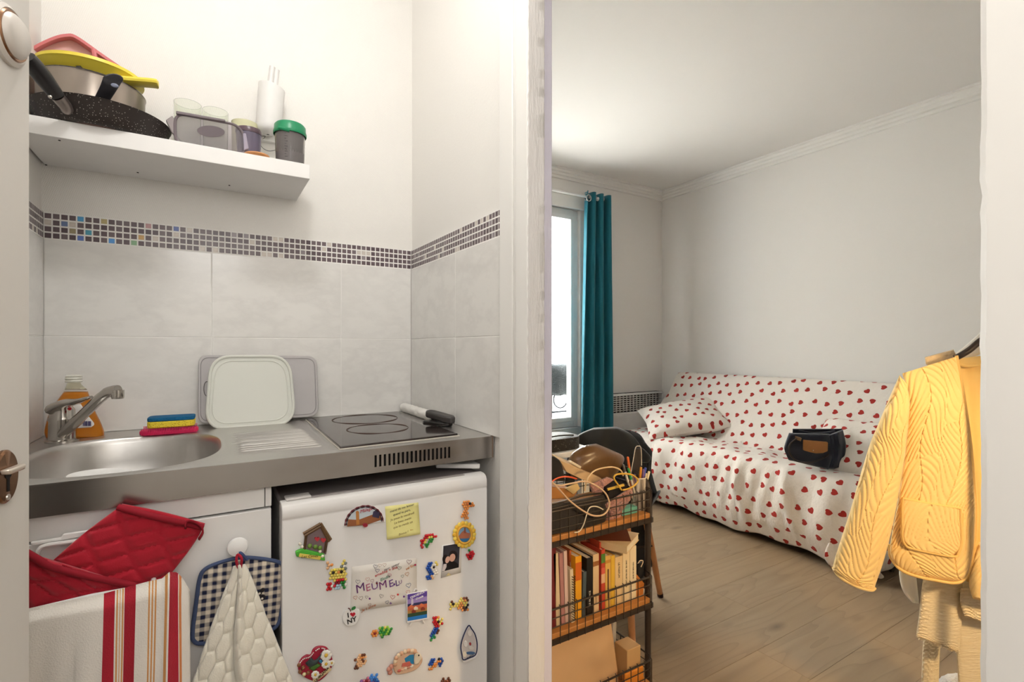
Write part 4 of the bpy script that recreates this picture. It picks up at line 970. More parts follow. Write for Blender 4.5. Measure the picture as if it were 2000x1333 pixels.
# town plaque on an easel
tq = mg('town_plaque', 'painted seaside town plaque on white easel, reading Crikvenica', 815, 1220)
plate(tq, 'plaque', [(793, 1160), (834, 1151), (837, 1207), (793, 1216)], Q('#efecea'), .002, .006, .001)
def band(y0, y1, c, nm, o=.0083):
    k = lambda y, x: y-(x-795)*.175
    plate(tq, nm, [(796, k(y0, 796)), (834, k(y0, 834)), (834, k(y1, 834)), (796, k(y1, 796))], Q(c), o, .0004, 0)
for y0, y1, c, nm in ((1162, 1172, '#6a4fae', 'sky_print'), (1172, 1181, '#a48fcc', 'sky_print'), (1181, 1186, '#3c3f6a', 'hill_print'), (1186, 1194, '#d06a4a', 'roof_print'), (1194, 1200, '#b98a4a', 'roof_print'), (1200, 1207, '#35503a', 'tree_print'), (1207, 1214, '#2a7fd0', 'sea_print')): band(y0, y1, c, nm)
for x, y in ((803, 1186), (812, 1189), (823, 1183), (808, 1195), (826, 1190)): plate(tq, 'house_relief', [(x-4, y+3), (x-4, y-1), (x, y-4), (x+4, y-2), (x+4, y+2)], Q(random.choice(['#e07a50', '#8f3f30', '#d9a25a', '#e9d8c0'])), .0087, .0012, 0)
plate(tq, 'tower_relief', [(803, 1182), (803, 1172), (805, 1168), (807, 1172), (807, 1181)], Q('#d9cfe2'), .0087, .001, 0)
ftext(tq, 'CRIKVENICA', 815, 1162.8, 5.2, Q('#f4f0f4'), .0092, .15, bold=.0002); ftext(tq, 'Croatia', 819, 1168.2, 5.2, Q('#f4f0f4'), .0092, .15, shear=.3, bold=.0002)
for a, b_ in (((806, 1211), (801, 1222)), ((823, 1208), (828, 1218))): line(tq, 'easel_leg', [a, b_], Q('#efecea'), .004, .0022)
line(tq, 'easel_peak', [(808, 1156), (812, 1151), (816, 1155)], Q('#efecea'), .003, .0016)
# polaroid
po = mg('instant_photo', 'white-bordered instant photo of two people in dark clothes on the fridge', 880, 1128, 'photo', 'papers on the fridge')
rows = [[pf(863-v*2+u*39, 1066+v*64-u*(6+v*5), .0008) for u in (0, .5, 1)] for v in np.linspace(0, 1, 4)]
MB().grid(rows).build('card', P('#eeecea', .4), po, solid=.0006)
plate(po, 'picture', [(866, 1067), (898, 1062), (896, 1109), (864, 1117)], Q('#3a3942', .3), .0012, .0003, 0)
plate(po, 'dark_coat', [(868, 1116), (872, 1100), (880, 1095), (890, 1098), (896, 1104), (895, 1109)], Q('#141013', .4), .0015, .0002, 0)
plate(po, 'hair', disc(885, 1086, 8.5, 10), Q('#1a1216'), .0015, .0002, 0); plate(po, 'face', disc(883.5, 1090, 5.5, 8, 20, .3), Q('#d8a793'), .0017, .0002, 0)
plate(po, 'hair', disc(870, 1093, 6, 9), Q('#1a1216'), .0015, .0002, 0); plate(po, 'face', disc(874, 1094, 4, 7, 18, .3), Q('#dcb2a2'), .0017, .0002, 0)
plate(po, 'sleeve', [(864, 1116), (866, 1103), (872, 1102), (872, 1108), (868, 1116)], Q('#d8cfd0'), .0018, .0002, 0)
plate(po, 'sticker', [(871, 1126), (876, 1119), (881, 1124)], Q('#c9b98a'), .0012, .0004, 0)
# sunflower
sf = mg('sunflower_magnet', 'sunflower magnet with town picture in its centre on the fridge', 907, 1070)
for k in range(18):
    t = 2*PI*k/18; c = (907+19*math.cos(t), 1045+22*math.sin(t)); MB().ball(pf(*c, .004), .0062, 8, 5, (1.0, .5, 1.0)).build('petal', Q('#e9b93c' if k % 2 else '#edd05a'), sf)
MB().tube([pf(x, y, .006) for x, y in disc(907, 1045, 14, 17)], .0032, 6, True).build('ring', Q('#e0a93c'), sf)
plate(sf, 'picture', disc(907, 1045, 12.5, 15), Q('#7fa6c8'), .002, .003, 0); plate(sf, 'roofs_print', [(896, 1048), (902, 1040), (907, 1036), (912, 1041), (918, 1042), (917, 1052), (898, 1053)], Q('#b06a4e'), .005, .0004, 0)
plate(sf, 'tower_print', [(906, 1042), (907, 1031), (909, 1031), (910, 1042)], Q('#8a4a3a'), .0054, .0004, 0); plate(sf, 'sea_print', [(897, 1053), (917, 1052), (912, 1059), (902, 1059)], Q('#2f6fa0'), .0054, .0004, 0)
# boat
bo = mg('boat_magnet', 'white and navy boat-shaped magnet at the lower right of the fridge', 915, 1290)
bout = [tuple(p) for p in catmull([(915, 1221), (905, 1240), (899, 1262), (901, 1280), (904, 1291), (917, 1287), (930, 1280), (933, 1260), (929, 1240), (921, 1227)], 40, True)]
plate(bo, 'hull', [(x-1.2, y+.5) for x, y in bout], Q('#f1efed'), 0, .008, .001)
bc = (917, 1260); MB().tube([pf(bc[0]+(x-bc[0])*.93, bc[1]+(y-bc[1])*.95, .0085) for x, y in bout], .0016, 6, True).build('navy_rim', Q('#22274f'), bo)
plate(bo, 'deck', [(bc[0]+(x-bc[0])*.82, bc[1]+(y-bc[1])*.86) for x, y in bout], Q('#d3cac6'), .0075, .0008, 0)
for x, y, rx, ry, c, nm in ((917, 1237, 4, 6, '#e9e2dc', 'seagull'), (909, 1258, 4, 6, '#e8e4e0', 'bench'), (918, 1258, 2, 3, '#a02f35', 'buoy'), (920, 1266, 5, 4, '#dfd8d0', 'bench'), (907, 1278, 4, 6, '#e6dccb', 'shell'), (919, 1276, 9, 3, '#4a6a90', 'water')): plate(bo, nm, disc(x, y, rx, ry, 14), Q(c), .008, .0022, .0006)
ftext(bo, 'ATHENS', 917, 1284.5, 5, Q('#2a2a3a'), .0092, .25)
# heart with dragon
hm = mg('heart_magnet', 'red heart magnet with green dragon and daisies, reading Ljubljana', 617, 1330)
plate(hm, 'heart_plate', [tuple(p) for p in catmull([(606, 1278), (598, 1278), (588, 1285), (582, 1297), (583, 1310), (592, 1320), (606, 1327), (620, 1330), (636, 1318), (648, 1300), (648, 1284), (640, 1266), (630, 1261), (618, 1262), (610, 1268)], 50, True)], Q('#a31e38'), 0, .006, .002)
m = MB()
for t in np.linspace(0, 1, 22):
    p = catmull([(584, 1295), (592, 1286), (604, 1282), (612, 1273), (622, 1266), (632, 1266), (638, 1273)], 22)[int(t*21)]; m.ball(pf(p[0]+1, p[1]+2, .0075), .0014, 6, 4)
m.build('icing_dots', Q('#f1e8e4'), hm)
loft([(596, 1296), (604, 1304), (618, 1300), (628, 1280)], [(608, 1284), (614, 1290), (622, 1284), (632, 1270)], lambda x, y, o=0: pf(x, y, .006+o), .006, 8, 12).build('dragon', Q('#3d4a4a'), hm)
loft([(602, 1306), (612, 1312)], [(620, 1296), (628, 1300)], lambda x, y, o=0: pf(x, y, .006+o), .005, 8, 8).build('dragon_belly', Q('#4e7a35'), hm)
plate(hm, 'blue_gem', disc(626, 1292, 3.5, 3.5), Q('#2a7fb0', .2), .007, .003, .001)
for (x, y, s_) in ((637, 1281, 11), (637, 1298, 9), (616, 1319, 8), (648, 1296, 6)):
    for k in range(9):
        t = 2*PI*k/9; MB().ball(pf(x+s_*.62*math.cos(t), y+s_*.62*math.sin(t), .010), s_*.00045, 6, 4, (1, .4, 1)).build('daisy_petal', Q('#f3f0e8'), hm)
    MB().ball(pf(x, y, .0115), s_*.00035, 8, 5).build('daisy_eye', Q('#d9b040'), hm)
for (x, y) in ((586, 1313), (592, 1305), (584, 1300), (602, 1315), (594, 1318)): MB().ball(pf(x, y, .008), .004, 8, 5).build('bead', Q(random.choice(['#8a5a3a', '#c9a25a', '#e0d0a0'])), hm)
plate(hm, 'banner', [(610, 1328), (644, 1303), (647, 1308), (613, 1334)], Q('#dcc79a'), .008, .003, .0005); ftext(hm, 'LJUBLJANA', 628.5, 1318.5, 6.5, Q('#4a3422'), .0115, .64, bold=.0002)
# shell fish
sfm = mg('shell_fish_magnet', 'fish magnet made of seashells with blue window at the fridge bottom', 790, 1318)
plate(sfm, 'fish_body', [tuple(p) for p in catmull([(768, 1300), (776, 1282), (792, 1272), (812, 1272), (823, 1282), (822, 1294), (808, 1308), (780, 1316), (770, 1312)], 40, True)], Q('#dcb79a'), 0, .006, .002)
plate(sfm, 'window_print', [(790, 1287), (800, 1280), (808, 1279), (808, 1298), (800, 1296), (792, 1294)], Q('#2a86b8'), .006, .0008, 0)
for k in range(9):
    t = k/8; p = catmull([(772, 1298), (774, 1286), (784, 1277), (798, 1272), (810, 1273)], 9)[k]; MB().ball(pf(p[0], p[1], .007), .0052, 8, 5, (1, .7, 1)).build('shell', Q('#e8d0b0' if k % 2 else '#d9a988'), sfm)
loft([(811, 1276), (808, 1290), (810, 1300)], [(820, 1276), (824, 1286), (818, 1298)], lambda x, y, o=0: pf(x, y, .005+o), .007, 8, 10).build('fish_head', Q('#e6d8c0'), sfm)
MB().ball(pf(818, 1281, .0125), .0018).build('eye', m_dark, sfm)
for c in ((760, 1308), (764, 1303), (762, 1314)): MB().ball(pf(*c, .004), .006, 8, 5, (1, .6, 1)).build('tail_shell', Q('#c98a78'), sfm)
for i in range(5): MB().ball(pf(780+i*6, 1311-i*2.2, .007), .004, 8, 5, (1.2, .6, .8)).build('shell', Q(['#c9685a', '#e0b090', '#e8d0b8', '#c98a70', '#e6dccb'][i]), sfm)
plate(sfm, 'house_relief', [(784, 1303), (786, 1296), (800, 1292), (804, 1300)], Q('#c9685a'), .0065, .002, .0005)
# bead figures
beads('orange bead duck magnet at the upper right of the fridge', ['.ooo..', 'ooOko.', '.oooOo', '.oo...', '.oo...', 'ooo...', 'ooo...', '.oo...'], 902, 982, 4.6, 4.6)
beads('small rainbow arc bead magnet in red, yellow and green', ['..rrrr.', '.rryyrr', 'rry.gg.', 'ry.gg..', 'r.gg...', 'r.g....'], 823, 1048, 4.4, 4.4)
beads('red raspberry bead magnet below the sunflower', ['.g..', '.rr.', 'rrrr', 'rRr.', '.rr.'], 912, 1076, 4.4, 4.2)
beads('blue and white penguin bead magnet beside the instant photo', ['.bb.y', 'bbwwy', 'bbwk.', 'bbww.', '.bbww', '.bbww', 'bbsw.', 'bbs..'], 834, 1102, 4.4, 4.2)
beads('yellow smiling animal bead magnet with four bead flowers', ['s.....y', 'so...ye', 's....ew', '.yYyyye', '.ykyoky', '.yyyyyy', '.yyyyyy', '..yrrry', 'rr.RRgg', 'rwrccgw', 'rr.cc.g'], 640, 1100, 5.4, 5.2, -.12)
beads('green and yellow turtle bead magnet low on the fridge', ['...GgyG.', 'oo.gGgGg', 'oRogggGg', 'oo.GgGg.', '....g...'], 727, 1230, 5.0, 4.4)
beads('orange and yellow giraffe bead magnet lying sideways', ['....yNn', 'n..yyon', 'ykyyoyy', 'yyyooyk', 'y..oonk', '....ono'], 880, 1172, 5.2, 4.6, -.1)
beads('red and blue parrot bead magnet on the fridge', ['.rro.', '.rywy', '.rrky', '.rryr', '..rr.', '.bb..', '.bbn.', 'bbn..', 'bt...', 'tg...', 'g....'], 842, 1208, 4.8, 4.3, -.1)
beads('beige monkey bead magnet between heart and shell fish', ['..snn', '.soos', 'nssn.', '.ssns', '.ssss', 'nss..', 'nn...'], 694, 1282, 4.4, 4.0, -.1)
beads('blue dragonfly bead magnet beside the shell fish', ['.bb.kb', 'bb.oob', 'bboobb', '.oo.b.', 'oo....'], 839, 1290, 4.6, 4.4, -.1)
beads('purple and blue peacock bead magnet at the bottom edge', ['....B.B', '..PBBB.', 'pPRPBbB', 'pPRppbb', '.kPRpb.', '..pPp..'], 706, 1322, 5.0, 4.6, -.1)
beads('brown bear bead magnet at the bottom edge of the fridge', ['..n.n.', '.nNNn.', 'nNNnN.', 'nNNNn.', '.nNn..'], 856, 1328, 5.0, 4.6, -.1)
# ------------------------------------------------------------------ room: curtain, heater
Rm = ROOM
cr_ = thing('curtain_rod', 'white curtain rod above the window', 'curtain rod', (1.9, 2.985, 2.29))
MB().tube([(1.15, 2.985, 2.292), (2.62, 2.985, 2.292)], .009, 12).build('rod', P('#f0efee', .35), cr_)
MB().ball((2.62, 2.985, 2.292), .016, 12, 8).build('finial', P('#e8e6e4', .35), cr_)
boxo('bracket', (2.585, 2.985, 2.28), (2.597, 3.08, 2.302), P('#e8e6e4', .35), cr_)
boxo('bracket', (1.17, 2.985, 2.28), (1.182, 3.08, 2.302), P('#e8e6e4', .35), cr_)
ct = thing('curtain', 'teal curtain with eyelets drawn beside the window', 'curtain', (2.6, 2.98, .05))
m_teal = P('#0c6779', .75, sheen=.15, bump=.25, bscale=600, bdist=.0006, vary=.05); rows = []
for j in range(60):
    v = j/59; r_ = []
    for i in range(120):
        u = i/119; w0 = 2.485-.07*min(1, v*1.1); w1 = 2.735+.035*v
        am = .036*(1-.15*v); ph_ = u*2*PI*3.2+.35*math.sin(v*4+u*3)*v
        x = w0+(w1-w0)*u+.012*math.sin(ph_*2)*.5; y = 2.985-am*math.cos(ph_)-.02*v*(1-u)
        r_.append((x, y, 2.33-v*2.25))
    rows.append(r_)
MB().grid(rows).build('fabric', m_teal, ct, solid=.002)
for k in range(3):
    u = (.25+k)/3.2; x = 2.485+.25*u
    MB().tube([(x, 2.985+.026*math.cos(t), 2.292+.026*math.sin(t)) for t in np.linspace(0, 2*PI, 22, endpoint=False)], .0045, 6, True).build('eyelet', P('#c9ccce', .25, .8), ct)
MB().tube([aY(1150, 387, 2.945)+Vector((.022*math.cos(t), 0, .024*math.sin(t))) for t in np.linspace(0, 2*PI, 22, endpoint=False)], .0045, 6, True).build('eyelet', P('#c9ccce', .25, .8), ct)
ht = thing('convector_heater', 'white electric convector heater with slotted grille on the window wall', 'heater', (3.08, 3.03, .25))
HX0, HX1, HZ1 = 2.74, 3.38, .745
boxo('panel', (HX0, 3.0, .28), (HX1, 3.075, HZ1-.155), P('#eae8e5', .4), ht, bevel=.008)
boxo('back_panel', (HX0+.01, 3.03, HZ1-.155), (HX1-.01, 3.075, HZ1), P('#3a3431', .7), ht)  # darkened: shade of the grille slots put into its colour
boxo('top_cap', (HX0, 3.0, HZ1-.018), (HX1, 3.075, HZ1), P('#eae8e5', .4), ht, bevel=.006)
boxo('end_cap', (HX1-.02, 3.0, HZ1-.155), (HX1, 3.03, HZ1-.018), P('#eae8e5', .4), ht)
for k in range(7):
    z = HZ1-.034-k*.0175; boxo('grille_slat', (HX0, 3.0, z), (HX1-.02, 3.012, z+.0065), P('#dedad4', .4), ht)
for k in range(16): x = HX0+.02+k*.038; boxo('grille_bar', (x, 3.001, HZ1-.15), (x+.003, 3.012, HZ1-.018), P('#d5d0c8', .4), ht)
# ------------------------------------------------------------------ sofa with heart print cover
def hearts_mat(name, scale, bg='#e7dfd6'):
    m = base(name, bg, .92, sheen=.1); N = NT(m); uv = N.new('SeparateXYZ'); N.link(N.mapping(N.uv(), (1/scale, 1/scale, 1), (0, 0, .12)), uv.inputs[0])
    row = N.math('FLOOR', uv.outputs[1]); xo = N.math('ADD', uv.outputs[0], N.math('MULTIPLY', row, .47)); cell = N.math('FLOOR', xo)
    wn_ = N.new('TexWhiteNoise', noise_dimensions='2D'); cc = N.new('CombineXYZ'); N.link(cell, cc.inputs[0]); N.link(row, cc.inputs[1]); N.link(cc.outputs[0], wn_.inputs['Vector'])
    rs = N.new('SeparateColor'); N.link(wn_.outputs['Color'], rs.inputs[0])
    lx = N.math('SUBTRACT', N.math('SUBTRACT', N.math('FRACT', xo), .5), N.math('MULTIPLY', N.math('SUBTRACT', rs.outputs[0], .5), .42))
    ly = N.math('SUBTRACT', N.math('SUBTRACT', N.math('FRACT', uv.outputs[1]), .5), N.math('MULTIPLY', N.math('SUBTRACT', rs.outputs[1], .5), .42))
    an = N.math('MULTIPLY', N.math('SUBTRACT', rs.outputs[2], .5), 1.6); an = N.math('ADD', an, 1.2)
    ca, sa = N.math('COSINE', an), N.math('SINE', an)
    x = N.math('MULTIPLY', N.math('SUBTRACT', N.math('MULTIPLY', lx, ca), N.math('MULTIPLY', ly, sa)), 5.6)
    y = N.math('ADD', N.math('MULTIPLY', N.math('ADD', N.math('MULTIPLY', lx, sa), N.math('MULTIPLY', ly, ca)), 5.6), .15)
    x2 = N.math('MULTIPLY', x, x); y2 = N.math('MULTIPLY', y, y); q = N.math('SUBTRACT', N.math('ADD', x2, y2), 1)
    val = N.math('SUBTRACT', N.math('MULTIPLY', N.math('MULTIPLY', q, q), q), N.math('MULTIPLY', x2, N.math('MULTIPLY', y2, y)))
    N.col(N.mix(N.math('LESS_THAN', val, 0), lin(bg), lin('#a82a22'))); N.bump(N.noise(N.mapping(N.obj(), (1, 1.6, .8)), 11, 5, .6), .45, .025); return m
m_heart = hearts_mat('heart_print', .078)
sfa = thing('sofa_bed', 'sofa bed under a loose white cover printed with red hearts', 'sofa', (3.0, 2.0, 0))
SY0, SY1 = 1.10, 2.93
prf = [(2.715, .045), (2.665, .16), (2.655, .30), (2.675, .42), (2.72, .475), (2.80, .492), (2.92, .488), (3.02, .475), (3.085, .49), (3.13, .56), (3.20, .68), (3.29, .83), (3.345, .905), (3.385, .915), (3.42, .88), (3.43, .70), (3.435, .40)]
pf_ = catmull(prf, 110); arc_ = np.concatenate([[0], np.cumsum(np.linalg.norm(np.diff(pf_, axis=0), axis=1))])
rows = []; uvs = []
for j in range(110):
    r_ = []; ur = []
    for i in range(150):
        u = i/149; y = SY0+(SY1-SY0)*u; x, z = pf_[j]; s_ = arc_[j]
        w = 0
        front = max(0, 1-abs(s_-.28)/.32)
        w += front*(.016*math.sin(y*21+s_*6+math.sin(y*5)*1.8)*math.sin(y*3.1+1)+.012*math.sin(y*38+s_*9)*max(0, math.sin(y*2.3)))
        w += front*(.007*math.sin(y*61+s_*14+2*math.sin(y*7))*max(0, math.sin(y*4.1+.6))+.006*math.sin(y*47-s_*31))
        w += front*.03*math.exp(-((y-1.75-s_*.15)/.03)**2)+front*.028*math.exp(-((y-1.45-s_*.2)/.025)**2)
        seat = max(0, 1-abs(s_-.68)/.25); w2 = seat*(.006*math.sin(y*34+x*41+2*math.sin(y*6))*max(0, math.sin(y*5+x*3))+.009*math.sin(y*13+x*20)+.006*math.sin(y*27-x*14))+.010*math.sin(y*4.2+1)*seat
        dip = -.035*seat*math.exp(-((y-1.45)/.35)**2)
        endr = 1-min(1, (1-u)*(SY1-SY0)/.14); endn = 1-min(1, u*(SY1-SY0)/.12)
        back_ = max(0, min(1, (s_-1.0)/.15))
        z2 = z+w2+dip-endr**2*.10*(1-back_*.0)*min(1, z*3)-endn**2*.06*min(1, z*3)
        yy = y+endr*.02
        if back_ > 0: yy = min(y, SY1-.16*back_+.05)
        if s_ < .1: z2 += .010*math.sin(y*9.0)+.007*math.sin(y*23)
        r_.append((x-w, yy, max(.02, z2))); ur.append((y*1.0, s_))
    rows.append(r_); uvs.append(ur)
MB().grid(rows, uvs).build('cover', m_heart, sfa, solid=.006)
for yy, nm in ((SY1-.004, 1), (SY0+.004, 0)):
    rr = []; uu = []
    for j in range(0, 100):
        p = rows[j][149 if nm else 0]; zz = np.linspace(p[2], .06 if j < 70 else .2, 8); rr.append([(p[0]+.0, p[1]+(.015 if nm else -.015)*math.sin(k/7*PI)+.006*math.sin(j*.5)*k/7, z_) for k, z_ in enumerate(zz)]); uu.append([(p[0], z_) for z_ in zz])
    MB().grid(rr, uu).build('end_drape', m_heart, sfa, solid=.005)
# draped corner falling to the floor at the near end
loft([(1622, 1050), (1613, 1072), (1611, 1092), (1622, 1108)], [(1680, 1040), (1690, 1065), (1692, 1095), (1672, 1116)], onT(2.52), .035, 14, 16, vs=.2).build('cover_corner', m_heart, sfa)
for (x, y) in ((2.80, SY0+.15), (2.80, SY1-.2), (3.3, SY0+.15), (3.3, SY1-.2)):
    MB().tube([(x, y, .30), (x, y, .045)], .014, 10).build('leg', P('#1b1918', .4, .6), sfa)
    MB().lathe([(.0001, -.014), (.030, -.014), (.033, 0), (.030, .014), (.0001, .014)], 18, Matrix.Translation((x, y, .033)) @ Matrix.Rotation(PI/2, 4, 'X')).build('caster', P('#3a3632', .35, .4), sfa)
boxo('frame', (2.76, SY0+.06, .15), (3.38, SY1-.06, .34), P('#151312', .8), sfa)
m = MB(); wp = aZ(1735, 1106, .03)
for dy in (-.014, .014): m.lathe([(.0001, -.008), (.022, -.008), (.026, 0), (.022, .008), (.0001, .008)], 18, Matrix.Translation((wp.x, wp.y+dy, .028)) @ Matrix.Rotation(PI/2, 4, 'X'))
m.build('caster', P('#4a4038', .3, .5), sfa)
MB().tube([(wp.x, wp.y, .03), (wp.x, wp.y+.01, .14)], .010, 8).build('leg', P('#1b1918', .4, .6), sfa)
# cushions
m_heart2 = hearts_mat('heart_print_cushion', .072, '#e9e1d7')
def cushion(name, label, c, hx, hy, th, M, grp='heart print cushions'):
    n = 26; top = []; uv = []
    m = MB()
    for sgn in (1, -1):
        rr = []; uu = []
        for j in range(n):
            r_ = []; u_ = []
            for i in range(n):
                a, b = 2*i/(n-1)-1, 2*j/(n-1)-1; k = ((1-a**4)*(1-b**4)); k = max(0, k)**.55
                x = a*hx*(1-.07*(1-a*a)*0-.05*(1-b*b)*0+.04*b*b*a*a); y = b*hy
                x *= 1-.06*(1-abs(b))*abs(a)**3; y *= 1-.06*(1-abs(a))*abs(b)**3
                z = sgn*th*k*(1+.06*math.sin(7*a+3*b)); r_.append(M @ Vector((x, y, z))); u_.append((x+.3*sgn, y))
            rr.append(r_); uu.append(u_)
        m.grid(rr, uu)
    o = m.build(name, m_heart2); return tag(o, label, 'cushion', grp)
cushion('cushion', 'heart-print cushion lying at the window end of the sofa', 0, .285, .19, .07, Matrix.Translation((3.0, 2.48, .605)) @ Matrix.Rotation(math.radians(-31), 4, 'Z') @ Matrix.Rotation(math.radians(26), 4, 'X') @ Matrix.Rotation(math.radians(-11), 4, 'Y'))
cushion('cushion', 'heart-print cushion leaning on the sofa back behind the navy bag', 0, .22, .20, .06, Matrix.Translation((3.00, 1.33, .585)) @ Matrix.Rotation(math.radians(90), 4, 'Z') @ Matrix.Rotation(math.radians(-36), 4, 'X'))
# ------------------------------------------------------------------ navy tote bag
bg = thing('tote_bag', 'navy fabric tote bag with tan leather flap standing on the sofa', 'bag', (2.80, 1.45, .47))
m_navy = P('#1d2333', .75, sheen=.2, bump=.3, bscale=500, bdist=.0006, vary=.2); m_tan = P('#a8713f', .5, vary=.15); m_strap = P('#2a1f1c', .4)
TB = 2.64; pb = onT(TB)
Lb_ = [(1541, 845), (1533, 868), (1530, 880), (1538, 898), (1536, 906)]; Rb_ = [(1646, 842), (1650, 862), (1652, 880), (1649, 905), (1652, 917)]
m = loft([(1541, 846), (1533, 868), (1532, 880), (1540, 899)], [(1620, 848), (1625, 868), (1626, 888), (1618, 918)], pb, .035, 20, 24, disp=lambda x, v, u: .008*math.sin(u*9+v*5)); m.build('front_panel', m_navy, bg)
m = loft([(1618, 850), (1620, 870), (1622, 895), (1610, 916)], [(1646, 839), (1652, 865), (1652, 885), (1650, 917)], onT(TB+.02), .045, 16, 20, disp=lambda x, v, u: .008*math.sin(u*12+v*3)); m.build('side_panel', m_navy, bg)
m = loft([(1548, 838), (1548, 860), (1550, 890)], [(1644, 838), (1646, 860), (1645, 890)], onT(TB+.09), .02, 16, 16); m.build('back_panel', P('#161a26', .8), bg)
MB().hull([pb(x, y, .040) for x, y in [tuple(p) for p in ((1568, 859), (1614, 863), (1613.5, 880), (1604, 884), (1590, 884.5), (1578, 882), (1567.5, 879))]], pb(0, 0, .006)-pb(0, 0, 0)).build('flap', m_tan, bg, bevel=.002)
MB().ball(pb(1588, 880.5, .048), .004, 8, 5).build('stud', P('#d9c9b0', .25, .8), bg)
MB().tube(smooth_path([pb(1556, 857, .045), pb(1543, 868, .055), pb(1542, 885, .06), pb(1553, 899, .06), pb(1572, 904, .055), pb(1592, 902, .05), pb(1612, 893, .045), pb(1618, 888, .04)], 30), .0042, 8).build('handle', m_strap, bg)
MB().hull([pb(x, y, .042) for x, y in ((1553, 852), (1563, 855), (1561, 861), (1553, 858))], pb(0, 0, .005)-pb(0, 0, 0)).build('handle_tab', P('#8a6a4a', .5), bg)
MB().tube(smooth_path([pb(1560, 842, -.07), pb(1580, 846, -.05), pb(1612, 846, -.05), pb(1630, 842, -.06)], 14), .006, 6).build('top_seam', m_navy, bg)
# ------------------------------------------------------------------ rolling cart
m_metal = P('#40362e', .5, .4); m_wood = P('#c07f3f', .55, vary=.25); m_beech = P('#c98a5a', .5, vary=.15)
CX0, CX1, CY0, CY1 = .722, 1.147, 1.06, 1.335
kt = thing('rolling_cart', 'three-tier black wire cart with wooden shelves inside the doorway', 'cart', (.935, 1.2, 0))
TZ = [.628, .371, .120]
for zt in TZ:
    tb = boxo('shelf_board', (CX0+.006, CY0+.004, zt-.020), (CX1-.006, CY1-.004, zt), m_wood, kt, bevel=.002)
    m = MB(); zb = zt-.026
    m.box((CX0, CY0-.003, zb), (CX1, CY0+.004, zb+.013)).box((CX0, CY1-.004, zb), (CX1, CY1+.003, zb+.013)).box((CX0-.003, CY0, zb), (CX0+.004, CY1, zb+.013)).box((CX1-.004, CY0, zb), (CX1+.003, CY1, zb+.013))
    m.build('shelf_frame', m_metal, kt)
    rc = .03
    def loop(z, e=.004):
        out = []
        for cx, cy, a0 in ((CX1-rc+e, CY0+rc-e, -90), (CX1-rc+e, CY1-rc+e, 0), (CX0+rc-e, CY1-rc+e, 90), (CX0+rc-e, CY0+rc-e, 180)):
            for k in range(5): a = math.radians(a0+90*k/4); out.append((cx+rc*math.cos(a), cy+rc*math.sin(a), z))
        return out
    m = MB(); m.tube(loop(zt+.070), .0027, 8, True)
    for dz in (.022, .046): m.tube(loop(zt+dz), .0014, 6, True)
    for k in range(15):
        x = CX0+.018+k*.0285
        for yy in (CY0-.004, CY1+.004): m.tube([(x, yy, zb), (x, yy, zt+.071), (x, yy+(.005 if yy < 1.2 else -.005), zt+.075)], .0013, 6)
    for k in range(9):
        y = CY0+.03+k*.0275
        for xx in (CX0-.004, CX1+.004): m.tube([(xx, y, zb), (xx, y, zt+.071)], .0016, 6)
    m.build('wire_basket', m_metal, kt)
for xx in (CX0-.012, CX1+.012):
    ya, yb_ = CY0+.03, CY1-.03; pts = [(xx, ya, .05), (xx, ya, .69)]+[(xx, (ya+yb_)/2-(yb_-ya)/2*math.cos(t), .70+.035*math.sin(t)) for t in np.linspace(.25, PI-.25, 8)]+[(xx, yb_, .69), (xx, yb_, .05)]
    MB().tube(pts, .0095, 10).build('end_frame', m_metal, kt)
    for y in (ya, yb_):
        cs = MB().lathe([(.0001, -.009), (.020, -.009), (.023, 0), (.020, .009), (.0001, .009)], 16, Matrix.Translation((xx, y, .024)) @ Matrix.Rotation(PI/2, 4, 'X')).build('caster', P('#1f1d1c', .4), kt)
# books on the middle tier
Z1 = TZ[1]+.0005; YS = 1.084
def book(label, pa, pb_, ytop, col, lean=0, y0=YS, dep=.125, pages='#e6d6b8', letters=None, lc='#2a221c', band=None, grp='books on the cart'):
    xa = aY(pa, 1180, y0).x; xb = aY(pb_, 1180, y0).x-.0006; zt = aY((pa+pb_)/2, ytop, y0).z; h = zt-Z1; w = xb-xa
    o = thing('book', label, 'book', (xa+w/2, y0+dep/2, Z1), grp); M = Matrix.Translation((xa, y0, Z1)) @ Matrix.Rotation(lean, 4, 'Y'); mc = P(col, .5)
    t = min(.0016, w*.2)
    MB().box((0, 0, 0), (w, t, h), M).box((0, t, 0), (t, dep, h), M).box((w-t, t, 0), (w, dep, h), M).build('cover', mc, o, smooth=False)
    MB().box((t, t, .002), (w-t, dep-.003, h-.003), M).build('pages', P(pages, .8), o, smooth=False)
    if letters: 
        R_ = M @ Matrix.Translation((w/2, -.0005, h*letters[1])) @ Matrix(((0, 1, 0, 0), (0, 0, -1, 0), (-1, 0, 0, 0), (0, 0, 0, 1))) if letters[2] else M @ Matrix.Translation((w/2, -.0005, h*letters[1])) @ Matrix(((0, -1, 0, 0), (0, 0, -1, 0), (1, 0, 0, 0), (0, 0, 0, 1)))
        text(letters[0], P(lc, .5), o, R_.translation, letters[3] if len(letters) > 3 else w*.6, rot=R_.to_3x3().to_4x4(), name='spine_lettering')
    for (a, b, c) in (band or []): MB().box((-.0002, -.0004, h*a), (w+.0001, .0006, h*b), M).build('spine_band', P(c, .5), o, smooth=False)
    return o
book('dark red mandala book, leftmost on the cart', 1062, 1086, 1070, '#6b1a1c', lc='#eadfd2', letters=('Love mandalas', .33, False, .016))
book('cream paperback beside the dark red book', 1087, 1096, 1080, '#dcc39a', -.05)
book('dusty pink softcover, third from the left on the cart', 1097, 1104, 1080, '#b07a72', -.04)
book('pale pink notebook with white edge on the cart', 1104.5, 1111, 1076, '#d9b9a8', -.03)
